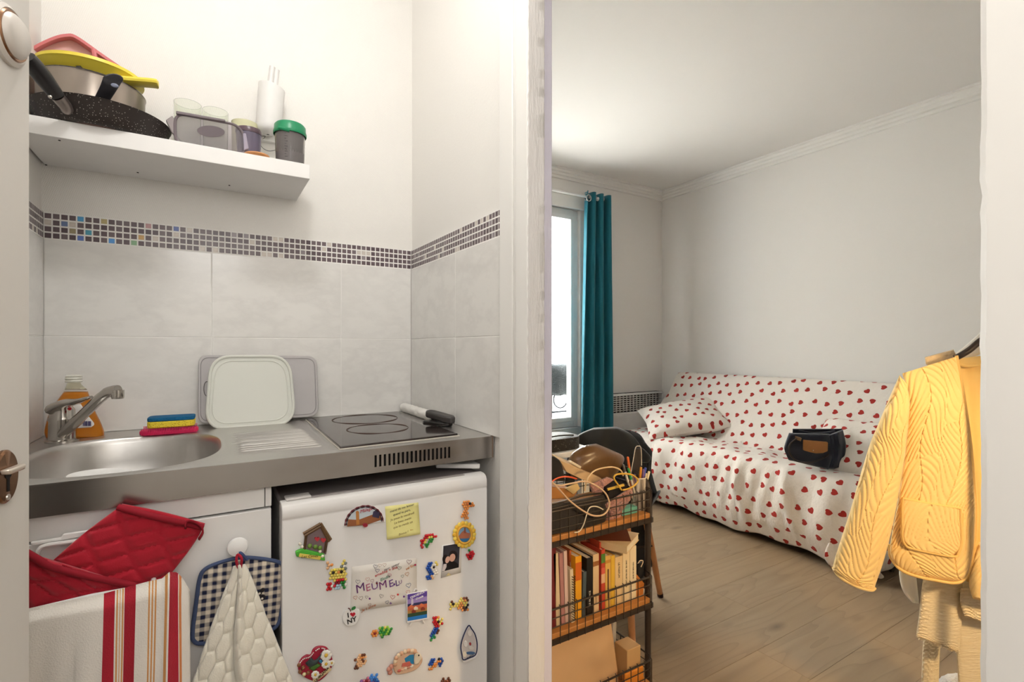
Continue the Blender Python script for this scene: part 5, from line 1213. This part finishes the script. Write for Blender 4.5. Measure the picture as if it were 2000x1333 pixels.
book('rust orange book behind the spiral notebook', 1112, 1116, 1075, '#a8552c', y0=YS+.02, letters=('LAROUSSE', .75, True, .006), lc='#e8cfa8')
sn = book('cream spiral notebook with black wire on the cart', 1116.5, 1123, 1112, '#e3cfa8', -.04, y0=YS-.004, dep=.10)
xa = aY(1119, 1180, YS).x
for k in range(18): MB().tube([(xa-.003-.007*0+.0045*math.cos(t), YS-.007+.0045*math.sin(t), Z1+.012+k*.0068) for t in np.linspace(0, 2*PI, 10, endpoint=False)], .0009, 5, True).build('wire_ring', m_dark, sn)
book('bright yellow-orange softcover with red cover square', 1124, 1136, 1087, '#eba31e', .0, letters=None, band=[(.62, .9, '#d0651c')])
book('thin grey folder beside the black book', 1137, 1144, 1118, '#4f5a5c', .03)
book('black paperback with white spine lettering', 1146, 1158, 1090, '#1c1917', 0, lc='#e6dccb', letters=('LE SILENCE', .30, False, .0085))
book('beige paperback with brown emblem right of the black book', 1158.5, 1170, 1083, '#dcb98a', 0, letters=('CONTES', .25, False, .007), lc='#8a5a34', band=[(.80, .88, '#9a6032')])
book('tall red-orange album standing behind the beige paperback', 1171, 1174, 1060, '#b8442a', 0, y0=YS+.015, dep=.11)
book('red and green patterned spine on the cart', 1174.5, 1182, 1074, '#c2452e', 0, band=[(.78, .93, '#5a8a3a'), (.45, .60, '#e6b48a'), (.60, .70, '#d8604a')])
book('yellow book with long brown spine bar', 1182.5, 1193, 1086, '#e0b058', 0, band=[(.86, .92, '#c88a3a')]).children[0]
xb_ = aY(1187.5, 1180, YS).x; boxo('spine_bar', (xb_-.002, YS-.0008, Z1+.03), (xb_+.003, YS, Z1+.115), P('#6a4a34', .5), bpy.data.objects[[o.name for o in bpy.data.objects if o.get('label') == 'yellow book with long brown spine bar'][0]])
book('plain yellow paperback between two pale books', 1193.5, 1201, 1086, '#e2b23a', 0)
book('pale paperback with bold black title at its top', 1201.5, 1216, 1088, '#e6c48e', 0, letters=('LE PARFUM', .72, True, .009))
book('cream paperback with small title, third from the right', 1216.5, 1230, 1075, '#ecd3a4', 0, letters=('UNE VIE  NE MEURT JAMAIS', .55, True, .0065))
book('white paperback at the right end of the book row', 1230.5, 1243, 1068, '#efdab2', 0, letters=('VOYAGE AU SUD', .55, True, .0065))
def flat_book(label, c, ang, w, d, h, col, tilt=0, grp='books on the cart', pages='#e8d8b8'):
    o = thing('book', label, 'book', c, grp); M = Matrix.Translation(c) @ Matrix.Rotation(ang, 4, 'Z') @ Matrix.Rotation(tilt, 4, 'Y')
    MB().box((-w/2, -d/2, 0), (w/2, d/2, .0015), M).box((-w/2, -d/2, h-.0015), (w/2, d/2, h), M).box((-w/2, -d/2, .0015), (-w/2+.0015, d/2, h-.0015), M).build('cover', P(col, .5), o, smooth=False)
    MB().box((-w/2+.0015, -d/2+.002, .0015), (w/2-.002, d/2-.002, h-.0015), M).build('pages', P(pages, .8), o, smooth=False); return o
zb1 = aY(1236, 1068, YS).z+.001
flat_book('pale thick book lying flat on top of the book row', (1.050, 1.145, zb1), math.radians(28), .12, .15, .022, '#e3c38e')
flat_book('magazine with dark cover lying open on the flat book', (1.040, 1.16, zb1+.024), math.radians(55), .11, .15, .006, '#6e3a24', -.12, pages='#f0ddb0')
# small black pouch and envelope at the right end
pc = onY(1.12)
cp_ = thing('camera_pouch', 'small black pouch at the right end of the middle shelf', 'pouch', aY(1253, 1150, 1.12))
loft([(1244, 1100), (1243, 1120), (1246, 1150)], [(1256, 1098), (1264, 1115), (1262, 1150)], pc, .025, 12, 14).build('body', P('#1d1b1a', .8, bump=.3), cp_)
MB().tube(smooth_path([pc(1246, 1102, .02), pc(1250, 1096, .022), pc(1256, 1097, .022), pc(1252, 1108, .026)], 12), .0016, 6).build('zip', P('#d9c0a0', .5), cp_)
en = MB(); en.hull([pc(x, y, .028) for x, y in ((1243, 1122), (1258, 1140), (1256, 1163), (1243, 1167))], (0, .004, 0)); tag(en.build('kraft_envelope', P('#c9782f', .7)), 'orange kraft envelope leaning beside the small black pouch', 'envelope')
# top tier clutter
Z0 = TZ[0]+.0005
p9 = onY(1.095)
zc = thing('zip_case', 'long black zip case lying at the front of the cart top', 'zip case', aY(1120, 1045, 1.095))
m_zip = P('#2e2823', .7, bump=.3, bscale=300)
loft([(1055, 992), (1050, 1020), (1052, 1052)], [(1178, 966), (1186, 985), (1182, 1028)], p9, .026, 24, 18, pw=.35).build('body', m_zip, zc)
MB().tube(smooth_path([p9(1056, 990, .01), p9(1100, 980, .016), p9(1140, 968, .018), p9(1176, 964, .012)], 16), .003, 6).build('zipper', P('#4a3d30', .4, .6), zc)
MB().tube([p9(1058, 1000, .028), p9(1120, 985, .031), p9(1178, 974, .026)], .0012, 5).build('seam', P('#5a4c3e', .6), zc)
lp = thing('leather_pouch', 'brown leather pouch lying on top of the cart clutter', 'pouch', aY(1160, 930, 1.20))
p12 = onY(1.20); m_lea = base('brown_leather', '#6a4d30', .3); N = NT(m_lea); N.bump(N.noise(N.obj(), 60, 4), .15, .003)
loft([(1138, 871), (1119, 884), (1110, 900), (1109, 917), (1118, 934)], [(1164, 867), (1200, 882), (1219, 894), (1212, 916), (1192, 940)], p12, .055, 24, 22, pw=.75, disp=lambda x, v, u: .004*math.sin(u*6+v*9)).build('body', m_lea, lp)
MB().tube(smooth_path([p12(1160, 868, .004), p12(1190, 880, .012), p12(1219, 895, .004), p12(1206, 920, .012), p12(1190, 940, .010)], 18), .0014, 6).build('zip_seam', P('#3a2a1c', .5), lp)
gb = thing('beige_box', 'flat beige cardboard box across the cart top', 'box', aY(1135, 930, 1.15)); p115 = onY(1.135)
MB().hull([p115(x, y) for x, y in ((1093, 899), (1176, 936), (1166, 951), (1107, 923))], (0, .05, .012)).build('carton', P('#c9a678', .7), gb, bevel=.001)
MB().hull([p115(x, y, -.01) for x, y in ((1111, 903), (1118, 902), (1136, 912), (1134, 916))], (0, .012, .002)).build('clasp', P('#d9c9ac', .5), gb, bevel=.001)
dp = thing('glasses_case', 'black soft glasses case at the left edge of the cart top', 'case', aY(1085, 940, 1.13))
loft([(1060, 888), (1058, 910), (1060, 940)], [(1082, 892), (1096, 905), (1104, 940)], onY(1.13), .03, 14, 14).build('body', P('#1a1715', .7, bump=.3), dp)
wb = thing('wooden_box', 'small open wooden box among the cables on the cart', 'box', aY(1100, 975, 1.12)); p11 = onY(1.135)
MB().hull([p11(x, y) for x, y in ((1066, 950), (1120, 956), (1128, 962), (1118, 975), (1066, 976))], (0, .05, 0)).build('box_body', m_wood, wb, bevel=.002)
MB().hull([p11(x, y, .004) for x, y in ((1105, 955), (1128, 945), (1133, 955), (1120, 966))], (0, .006, 0)).build('paper_scrap', P('#dcb97a', .7), wb)
m_fluf = P('#c98a74', .98, sheen=.5, bump=1.0, bscale=260, bdist=.006, vary=.25)
pk = thing('fluffy_pencil_case', 'pink fluffy pencil case open beside the pen holder', 'pencil case', aY(1205, 1035, 1.09)); p85 = onY(1.088)
bump_ = lambda x, v, u: .003*math.sin(x*900)*math.sin(v*60)+random.uniform(-.0012, .0012)
loft([(1180, 985), (1186, 1000), (1196, 1010)], [(1232, 952), (1236, 968), (1222, 990)], p85, .020, 26, 26, disp=bump_).build('upper_flap', m_fluf, pk)
loft([(1184, 995), (1180, 1012), (1184, 1030)], [(1222, 985), (1216, 1010), (1206, 1032)], onY(1.10), .018, 26, 26, disp=bump_).build('body', m_fluf, pk)
loft([(1150, 948), (1156, 962), (1162, 975)], [(1185, 932), (1200, 940), (1190, 962)], onY(1.13), .020, 20, 20, disp=bump_).build('back_flap', m_fluf, pk)
MB().hull([p85(x, y, .004) for x, y in ((1182, 985), (1192, 955), (1215, 942), (1232, 952), (1205, 968))], (0, .03, 0)).build('dark_opening', P('#1f1815', .9), pk)
MB().hull([p85(x, y, .012) for x, y in ((1187, 955), (1219, 946), (1220, 950), (1188, 959))], (0, .004, 0)).build('zip_tag', P('#d9b04a', .5), pk)
ph_c = aY(1250, 985, 1.105); pen = thing('pen_holder', 'round printed pen cup at the right corner of the cart', 'pen cup', (ph_c.x, 1.115, Z0))
m_can = base('printed_can', '#8d8074', .35); N = NT(m_can); N.col(N.ramp(N.noise(N.mapping(N.obj(), (90, 90, 12)), 1, 3), [(.35, '#2a2420'), (.5, '#9a8c7c'), (.62, '#d8cbb8')]))
hcan = .098; MB().lathe([(.0001, 0), (.0225, 0), (.0235, .002), (.0235, hcan), (.0215, hcan), (.0215, .004), (.0001, .004)], 28, Matrix.Translation((ph_c.x, 1.112, Z0))).build('cup', m_can, pen)
MB().tube([(ph_c.x+.0226*math.cos(t), 1.112+.0226*math.sin(t), Z0+hcan) for t in np.linspace(0, 2*PI, 28, endpoint=False)], .002, 6, True).build('rim', P('#d9cdb8', .4), pen)
def stick(label, xb, pxt, pyt, col, cap=None, r=.0034, Yt=1.105):
    a = Vector((xb, 1.112+random.uniform(-.012, .012), Z0+.006)); b_ = aY(pxt, pyt, Yt); o = thing('pen', label, 'pen', a, 'pens in the cup')
    c = a.lerp(b_, .72); MB().tube([a, c], r, 8).build('barrel', P(col, .4), o); MB().tube([c, b_.lerp(c, .05), b_], [r*1.12, r*1.12, r*.8], 8).build('cap', P(cap or col, .35), o)
X0 = ph_c.x
for i, (lb, px, py, c, cp2) in enumerate((('orange pen standing tallest in the pen cup', 1226, 893, '#d8602a', '#e06a2c'), ('dark grey pen at the left of the pen cup', 1217, 908, '#4a4440', '#6a625c'), ('green-capped pen in the pen cup', 1227, 915, '#d9cdb8', '#2f9a4a'), ('orange highlighter beside the black wallet', 1252, 913, '#8a4a2a', '#e0922c'), ('blue-capped pen at the right of the pen cup', 1261, 914, '#5a5a9a', '#3f4fae'), ('purple pen beside the blue-capped pen', 1257, 917, '#5a3a5a', '#7a5a8a'), ('cream-tipped pencil at the far right of the pen cup', 1268, 921, '#cfae78', '#e6d3a8'), ('brown pencil beside the cream-tipped pencil', 1262, 925, '#8a5a34', '#d9b98a'), ('yellow pencil low in the pen cup', 1247, 940, '#e0b02a', '#e8c23a'), ('dark violet pen in the middle of the cup', 1239, 927, '#3a2438', '#6a4a68'), ('white-capped pen at the left of the cup', 1221, 922, '#c9b8a0', '#efe6d6'))):
    stick(lb, X0-.012+.024*((px-1215)/55), px, py, c, cp2)
wl = thing('folded_wallet', 'tall black folded sleeve with white edge behind the pens', 'sleeve', aY(1243, 950, 1.15)); p15 = onY(1.15)
loft([(1240, 876), (1236, 900), (1228, 945)], [(1252, 874), (1253, 900), (1250, 945)], p15, .008, 10, 14).build('sleeve_body', P('#2a2320', .6), wl)
MB().tube(smooth_path([p15(1229, 940, .004), p15(1237, 898, .006), p15(1241, 876, .006), p15(1246, 872, .008), p15(1252, 876, .006), p15(1253, 910, .004)], 18), .0014, 6).build('white_edge', P('#d9cdbd', .5), wl)
tbx = MB(); tq0 = aY(1216, 1022, 1.085); tbx.box((tq0.x, 1.085, Z0), (aY(1245, 1022, 1.085).x, 1.12, Z0+.02)); tag(tbx.build('teal_box', P('#6fb39a', .6), bevel=.002), 'small teal box on the cart top shelf below the pen cup', 'box')
def cable(name, label, pts, col, r, Yp):
    pc_ = onY(Yp); o = MB().tube(smooth_path([pc_(p[0], p[1], p[2] if len(p) > 2 else 0) for p in pts], 60), r, 8).build(name, P(col, .4)); return tag(o, label, 'cable', 'cables on the cart')
cable('charging_cable', 'cream charging cable looping over the front of the cart', [(1072, 936), (1088, 952), (1112, 978), (1138, 998), (1160, 1008), (1180, 1005), (1190, 988), (1184, 966), (1165, 950), (1142, 941), (1115, 945), (1092, 949), (1078, 944)], '#d8b28a', .0024, 1.052)
cable('charging_cable', 'pale cable arching over the leather pouch', [(1142, 960), (1146, 940), (1156, 924), (1172, 916), (1196, 913), (1212, 919), (1217, 930)], '#e0c090', .0022, 1.075)
cable('charging_cable', 'orange cable at the left edge of the cart top', [(1074, 955), (1080, 940), (1094, 933), (1110, 932), (1126, 936)], '#e0562c', .0022, 1.08)
cable('yellow_strap', 'yellow strap loop above the pink pencil case', [(1214, 958), (1206, 946), (1199, 935), (1203, 928), (1216, 926), (1234, 928), (1246, 938), (1240, 948), (1228, 955), (1216, 958)], '#d8a83a', .0026, 1.066)
cable('charging_cable', 'thin white cable dangling through the cart wires', [(1178, 996), (1165, 990), (1152, 992), (1146, 1005), (1140, 1025), (1132, 1038), (1122, 1041)], '#e3d2b2', .0016, 1.054)
# bottom tier
Z2 = TZ[2]+.0005
rows = []
for j in range(30):
    v = j/29; rows.append([])
    for i in range(40):
        u = i/39; x = .728+u*(.325-.03*v); z = Z2+v*.215; y = 1.105+.012*math.sin(u*5)*v+.02*v-.010*math.exp(-((u-.8)/.12)**2-((v-.55)/.18)**2)
        rows[-1].append((x, y, z))
pt_ = thing('paper_bag', 'large tan paper bag filling the bottom shelf of the cart', 'paper bag', (.88, 1.12, Z2))
MB().grid(rows).build('front_sheet', P('#d0a778', .7, bump=.2, bscale=20, bdist=.004), pt_, solid=.002)
rows2 = [[(x, y+.09-.05*v_/29, z) for (x, y, z) in r_] for v_, r_ in enumerate(rows)]
MB().grid(rows2).build('back_sheet', P('#c59c6e', .7), pt_, solid=.002)
MB().grid([[rows[j][39], ((rows[j][39][0]+.008), (rows[j][39][1]+rows2[j][39][1])/2, rows[j][39][2]), rows2[j][39]] for j in range(30)]).build('side_gusset', P('#c9a274', .7), pt_, solid=.002)
wp_ = thing('paper_stack', 'white papers standing at the back right of the bottom shelf', 'papers', (1.09, 1.22, Z2))
for k in range(4):
    x = 1.075+k*.014; MB().hull([(x, 1.16+k*.01, Z2), (x+.004, 1.30, Z2), (x+.01, 1.30, Z2+.17-.02*k), (x+.006, 1.16+k*.01, Z2+.15+.012*k)], (.0015, 0, 0)).build('sheet', P('#e6dccd', .7), wp_)
sb_ = boxo('small_carton', (1.072, 1.09, Z2), (1.128, 1.145, Z2+.10), P('#c9a06a', .6), bevel=.002); tag(sb_, 'small tan carton beside the paper bag on the bottom shelf', 'carton')
ob_ = boxo('orange_carton', (1.05, 1.075, Z2), (1.125, 1.087, Z2+.045), P('#e08a2c', .6), bevel=.002); tag(ob_, 'low orange carton at the front of the bottom shelf', 'carton')
# ------------------------------------------------------------------ desk and chair
dk = thing('desk', 'white desk along the partition wall behind the cart', 'desk', (.97, 1.95, 0))
boxo('desk_top', (.712, 1.42, .732), (1.236, 2.55, .752), P('#e9e6e2', .35), dk, bevel=.002)
for x in (.74, 1.205):
    for y in (1.46, 2.51): boxo('leg', (x-.02, y-.02, 0), (x+.02, y+.02, .732), P('#e2dfdb', .4), dk)
db = thing('sequin_bag', 'black sparkly bag lying on the desk end', 'bag', (1.05, 1.53, .752))
m_sq = base('sequins', '#1b1817', .5); N = NT(m_sq); v_ = N.new('TexVoronoi'); v_.inputs['Scale'].default_value = 160; N.link(N.obj(), v_.inputs['Vector']); N.col(N.mix(N.math('LESS_THAN', v_.outputs['Distance'], .12), lin('#1b1817'), lin('#d8cfc4')))
bag_rows = []
for j in range(10):
    v = j/9; bag_rows.append([(.93+.27*(.5+.5*math.copysign(abs(math.cos(t))**.5, math.cos(t))), 1.44+.14*(.5+.5*math.copysign(abs(math.sin(t))**.5, math.sin(t))), .7525+.045*math.sin(v*PI/2)) if v < .95 else (1.06, 1.51, .80) for t in np.linspace(0, 2*PI, 24, endpoint=False)])
MB().grid(bag_rows, wrap=True).build('body', m_sq, db)
MB().tube(smooth_path([(.96, 1.46, .80), (1.03, 1.45, .806), (1.10, 1.46, .806), (1.17, 1.47, .80)], 14), .003, 6).build('zipper', P('#3a342f', .4, .5), db)
chx, chy = 1.45, 1.63; tc_ = math.radians(30)
Mc = Matrix.Translation((chx, chy, 0)) @ Matrix.Rotation(tc_, 4, 'Z')
ch = thing('shell_chair', 'black shell chair with wooden legs turned to the desk', 'chair', (chx, chy, 0))
rows = []
for j in range(26):
    v = j/25; r_ = []
    for i in range(25):
        u = 2*i/24-1
        s_ = v*1.0
        if s_ < .5: px_ = -.22+s_*2*.40; pz = .45-.02*math.sin(s_*2*PI)
        else: q = (s_-.5)*2; px_ = .18+.06*q+.03*math.sin(q*PI/2); pz = .45+.285*q
        wd_ = (.215 if s_ < .5 else .215-.045*min(1, (s_-.5)*5))*(1-.25*max(0, s_-.85)/.15*abs(u)**2); y = u*wd_; curl = .05*u*u
        z = pz+curl*(1 if s_ < .5 else .3); x = px_-(0 if s_ < .5 else .05*u*u)
        if s_ > .85: z -= .06*abs(u)**3*((s_-.85)/.15)
        r_.append(Mc @ Vector((x, y, z)))
    rows.append(r_)
MB().grid(rows).build('seat_shell', P('#1a1a1b', .45), ch, solid=.008)
for sx_, sy_ in ((-.14, -.15), (-.14, .15), (.13, -.15), (.13, .15)):
    a = Mc @ Vector((sx_, sy_, .43)); b_ = Mc @ Vector((sx_*1.75, sy_*1.35, 0))
    MB().tube([a, a.lerp(b_, .5), b_], [.016, .015, .012], 12).build('leg', m_beech, ch)
    MB().tube([a.lerp(b_, .96), b_], [.0135, .0125], 12).build('leg_tip', P('#3a2418', .6), ch)
MB().tube([Mc @ Vector((-.17, -.18, .25)), Mc @ Vector((.16, .18, .25))], .004, 6).build('brace', m_metal, ch)
MB().tube([Mc @ Vector((-.17, .18, .25)), Mc @ Vector((.16, -.18, .25))], .004, 6).build('brace', m_metal, ch)
jk = thing('black_jacket', 'black jacket draped over the chair back', 'jacket', aT(1190, 1100, 2.27))
def pj(x, y, o=0): return aT(x, y, 2.27-(x-1190)*.0004-o)
m_blkj = P('#1f2021', .6, sheen=.25, bump=.2, bscale=400)
loft([(1160, 836), (1132, 848), (1116, 862), (1108, 890), (1102, 960), (1100, 1050), (1100, 1120)], [(1205, 834), (1232, 848), (1250, 870), (1263, 905), (1268, 960), (1274, 1050), (1277, 1108)], pj, .05, 40, 60, disp=lambda x, v, u: .008*math.sin(u*16+v*4)*min(1, v*2)+.006*math.sin(u*30+3*v)*v, pw=.6, dfn=lambda v: 1-.4*v).build('cloth', m_blkj, jk)
loft([(1240, 866), (1242, 885), (1245, 905)], [(1258, 878), (1272, 894), (1266, 905)], pj, .03, 12, 12).build('sleeve_fold', m_blkj, jk)
# ------------------------------------------------------------------ clothes on a rack beside the doorway
rk = thing('clothes_rack', 'pale clothes rack standing behind the right door jamb', 'clothes rack', (2.0, .45, 0))
m_pole = P('#d9c9a8', .5)
MB().tube([(1.70, .40, 1.30), (2.30, .585, 1.30)], .012, 10).build('rail', m_pole, rk)
for (x, y) in ((1.70, .40), (2.30, .585)): MB().tube([(x, y, 0), (x, y, 1.305)], .012, 10).build('post', m_pole, rk)
MB().tube([(1.66, .30, .02), (1.74, .50, .02)], .012, 8).build('foot', m_pole, rk)
MB().tube([(2.26, .485, .02), (2.34, .685, .02)], .012, 8).build('foot', m_pole, rk)
def fern(x, y, cw=.11, p=.019, amp=.0034, seed=0):
    c = math.floor(x/cw+seed); dx = (x/cw+seed-c-.5)*cw; d = 1 if c % 2 == 0 else -1
    yy = y*d+(.06 if c % 2 else 0); blk = math.floor(yy/.19+.37*c); fy = yy/.19+.37*c-blk
    sp_ = .010*math.sin(yy*30); a = abs(dx-sp_)
    spread = .55+.9*fy
    ph_ = (yy-spread*a-6*a*a)/p
    h = amp*(abs(math.sin(PI*ph_))**.7-.5)
    if a < .0022: h -= amp*.6
    return h
m_jk = P('#f9d690', .85, sheen=.2, bump=.25, bscale=500, bdist=.0006, vary=.04)
m_jk2 = P('#f3cc80', .85, vary=.05)
yj = thing('yellow_jacket', 'yellow leaf-quilted jacket hanging on the clothes rack', 'jacket', aT(1820, 1140, 1.34))
PT = 1.34
ps = onT(PT-.03); pbod = onT(PT)
loft([(1757, 733), (1738, 775), (1714, 832), (1700, 865), (1680, 930), (1660, 1000), (1642, 1055), (1627, 1106), (1630, 1120), (1648, 1137)], [(1772, 752), (1777, 792), (1771, 850), (1767, 890), (1757, 955), (1743, 1030), (1727, 1093), (1711, 1140), (1706, 1153), (1688, 1154)], ps, .045, 75, 300,
     disp=lambda x, v, u: fern(x, v*.60, .075, seed=.5), pw=.6, end=False, dfn=lambda v: min(1, .35+v*4)).build('sleeve', m_jk, yj)
MB().tube(smooth_path([ps(1627, 1110, .0), ps(1640, 1128, .035), ps(1672, 1146, .043), ps(1700, 1154, .03), ps(1709, 1150, 0)], 20), .0035, 8).build('cuff_binding', m_jk, yj)
loft([(1762, 730), (1774, 788), (1769, 867), (1761, 925), (1752, 989), (1739, 1060), (1741, 1090), (1760, 1114), (1790, 1127)], [(1868, 697), (1881, 767), (1890, 825), (1897, 883), (1903, 945), (1907, 1000), (1901, 1080), (1886, 1128), (1862, 1138)], pbod, .028, 110, 330,
     disp=lambda x, v, u: fern(x, v*.57, .105), pw=.45, back=.2, end=False, dfn=lambda v: min(1, .5+v*3)*(1-.35*max(0, v-.85)/.15)).build('front_panel', m_jk, yj)
MB().tube(smooth_path([pbod(1868, 695, .004), pbod(1881, 767, .010), pbod(1897, 883, .012), pbod(1907, 1000, .010), pbod(1900, 1086, .006), pbod(1878, 1136, .012), pbod(1820, 1133, .024), pbod(1765, 1117, .02), pbod(1740, 1090, .004), pbod(1738, 1064, .0)], 60), .004, 8).build('edge_binding', m_jk2, yj)
po_ = [(1762, 1020), (1762, 990), (1763, 976), (1766, 975), (1815, 984), (1870, 993), (1875, 994), (1876, 998), (1877, 1030), (1878, 1060), (1872, 1080), (1860, 1088), (1784, 1073), (1768, 1065), (1762, 1050)]
loft([(1763, 976), (1763, 1000), (1763, 1030), (1764, 1056), (1782, 1071)], [(1874, 995), (1876, 1020), (1877, 1045), (1876, 1070), (1858, 1087)], lambda x, y, o=0: pbod(x, y, .026+o), .009, 60, 70, disp=lambda x, v, u: fern(x, .1+v*.13, .15, .021, .0026), pw=.3, end=False).build('pocket', m_jk, yj)
MB().tube([pbod(x, y, .032) for x, y in catmull(po_, 50, True)], .0032, 7, True).build('pocket_binding', m_jk2, yj)
loft([(1862, 702), (1872, 800), (1880, 900), (1884, 1000), (1880, 1070), (1868, 1125)], [(1960, 690), (1965, 800), (1968, 900), (1968, 1000), (1965, 1080), (1960, 1175)], onT(PT+.06), .02, 24, 40, disp=lambda x, v, u: .002*math.sin(u*20)).build('lining', m_jk2, yj)
MB().tube(smooth_path([onT(PT+.03)(1872, 712, .0), onT(PT+.03)(1892, 716, .0), onT(PT+.03)(1925, 712, .0)], 14), .004, 7).build('collar_binding', m_jk2, yj)
loft([(1912, 1060), (1900, 1100), (1892, 1140), (1900, 1170)], [(1985, 1060), (1985, 1100), (1985, 1140), (1985, 1190)], pbod, .02, 50, 60, disp=lambda x, v, u: fern(x, v*.12, .07)).build('left_panel', m_jk, yj)
# white padded hanger and dark wooden hanger
hgr = thing('coat_hanger', 'dark coat hanger showing at the neck of the yellow jacket', 'hanger', aT(1890, 690, PT))
MB().tube(smooth_path([aT(1866, 700, PT+.02), aT(1892, 685, PT+.01), aT(1918, 664, PT+.01), aT(1950, 648, PT+.01)], 16), [.008]*16, 10).build('arm', P('#3a302c', .4), hgr)
MB().tube(smooth_path([aT(1950, 648, PT+.01), Vector((1.75, .42, 1.27)), Vector((1.755, .415, 1.312)), Vector((1.77, .42, 1.30))], 14), .002, 6).build('hook', P('#8a8580', .3, .9), hgr)
ws = thing('white_blouse', 'white blouse hanging behind the yellow jacket, tail and shoulder showing', 'blouse', aT(1780, 1180, PT+.12))
m_wsh = P('#f1ece4', .8, sheen=.2); pw_ = onT(PT+.09)
loft([(1845, 705), (1880, 680), (1905, 658), (1925, 640)], [(1862, 712), (1895, 700), (1922, 690), (1950, 680)], pw_, .015, 12, 16).build('shoulder', m_wsh, ws)
loft([(1775, 760), (1765, 900), (1757, 1090), (1757, 1130), (1765, 1158), (1782, 1178)], [(1850, 760), (1835, 900), (1786, 1090), (1790, 1130), (1793, 1158), (1795, 1180)], pw_, .006, 16, 40, disp=lambda x, v, u: .004*math.sin(u*8)).build('tail', m_wsh, ws)
lc = thing('lace_top', 'beige lace top peeking out at the jacket shoulder', 'top', aT(1830, 900, PT+.10))
loft([(1806, 698), (1808, 712), (1812, 730), (1815, 900)], [(1862, 683), (1868, 696), (1870, 712), (1865, 900)], onT(PT+.05), .010, 14, 20).build('shoulder', P('#dcc5a0', .9, bump=.8, bscale=120, bdist=.004), lc)
gz = thing('gauze_scarf', 'cream crinkled gauze scarf with frayed hem below the yellow jacket', 'scarf', aT(1840, 1333, PT+.08))
m_gz = base('gauze', '#f3e6c6', .95); N = NT(m_gz); N.col(N.mix(N.noise(N.mapping(N.obj(), (30, 30, 220)), 1, 4), lin('#ead6ac'), lin('#f8ecd2'))); N.bump(N.noise(N.mapping(N.obj(), (25, 25, 260)), 1, 4), .6, .004)
gp = onT(PT+.06)
loft([(1810, 1090), (1800, 1150), (1795, 1200), (1790, 1240), (1795, 1243)], [(1880, 1100), (1880, 1160), (1878, 1220), (1874, 1265), (1868, 1274)], gp, .012, 40, 60, disp=lambda x, v, u: .0013*math.sin(v*150+5*math.sin(u*9))+.003*math.sin(u*10)).build('front_fall', m_gz, gz)
loft([(1872, 1120), (1868, 1180), (1868, 1260), (1872, 1340), (1878, 1420)], [(1945, 1120), (1945, 1180), (1945, 1260), (1945, 1340), (1945, 1420)], onT(PT+.085), .015, 40, 60, disp=lambda x, v, u: .0013*math.sin(v*170+6*math.sin(u*7))).build('rear_fall', m_gz, gz)
loft([(1876, 1150), (1876, 1180), (1884, 1205)], [(1945, 1150), (1945, 1190), (1945, 1225)], onT(PT+.04), .010, 24, 30, disp=lambda x, v, u: .002*math.sin(v*60+5*math.sin(u*9))).build('upper_fall', m_gz, gz)
m = MB()
for k in range(90):
    t = k/89; p = catmull([(1791, 1238), (1800, 1246), (1830, 1256), (1860, 1268), (1874, 1270)], 90)[k]; a = gp(p[0], p[1], .008); L_ = random.uniform(.004, .010)
    m.tube([a, a+Vector((random.uniform(-.003, .003), random.uniform(-.003, .003), -L_*.5)), a+Vector((random.uniform(-.005, .005), random.uniform(-.003, .003), -L_))], .0006, 4)
m.build('fringe', m_gz, gz)['kind'] = 'stuff'
tl = thing('gauze_trouser', 'pale yellow gauze trouser leg hanging below the scarf', 'trousers', aT(1815, 1333, PT+.13))
loft([(1808, 1150), (1804, 1240), (1801, 1290), (1799, 1360), (1798, 1420)], [(1842, 1150), (1838, 1240), (1835, 1290), (1833, 1360), (1832, 1420)], onT(PT+.13), .016, 24, 60, disp=lambda x, v, u: .002*math.sin(v*140+4*math.sin(u*8))).build('leg', m_gz, tl)
sl = thing('fluffy_slipper', 'white fluffy slipper on the floor below the clothes', 'slipper', aZ(1860, 1340, .0)+Vector((0, 0, 0)))
c_ = aZ(1868, 1345, .05); m = MB()
rows = []
for j in range(16):
    a = PI/2*j/15; rows.append([(c_.x+(.13*math.cos(t)*math.cos(a))*(1+random.uniform(-.03, .03)), c_.y+.06*math.sin(t)*math.cos(a)*(1+random.uniform(-.03, .03)), .004+.075*math.sin(a)*(1+random.uniform(-.03, .03))) for t in np.linspace(0, 2*PI, 28, endpoint=False)])
m.grid(rows, wrap=True).build('upper', P('#e3dfda', .98, sheen=.6, bump=1.0, bscale=160, bdist=.01), sl)
MB().hull([(c_.x+.13*math.cos(t), c_.y+.06*math.sin(t), .0005) for t in np.linspace(0, 2*PI, 24, endpoint=False)], (0, 0, .006)).build('sole', P('#8a7f76', .8), sl)
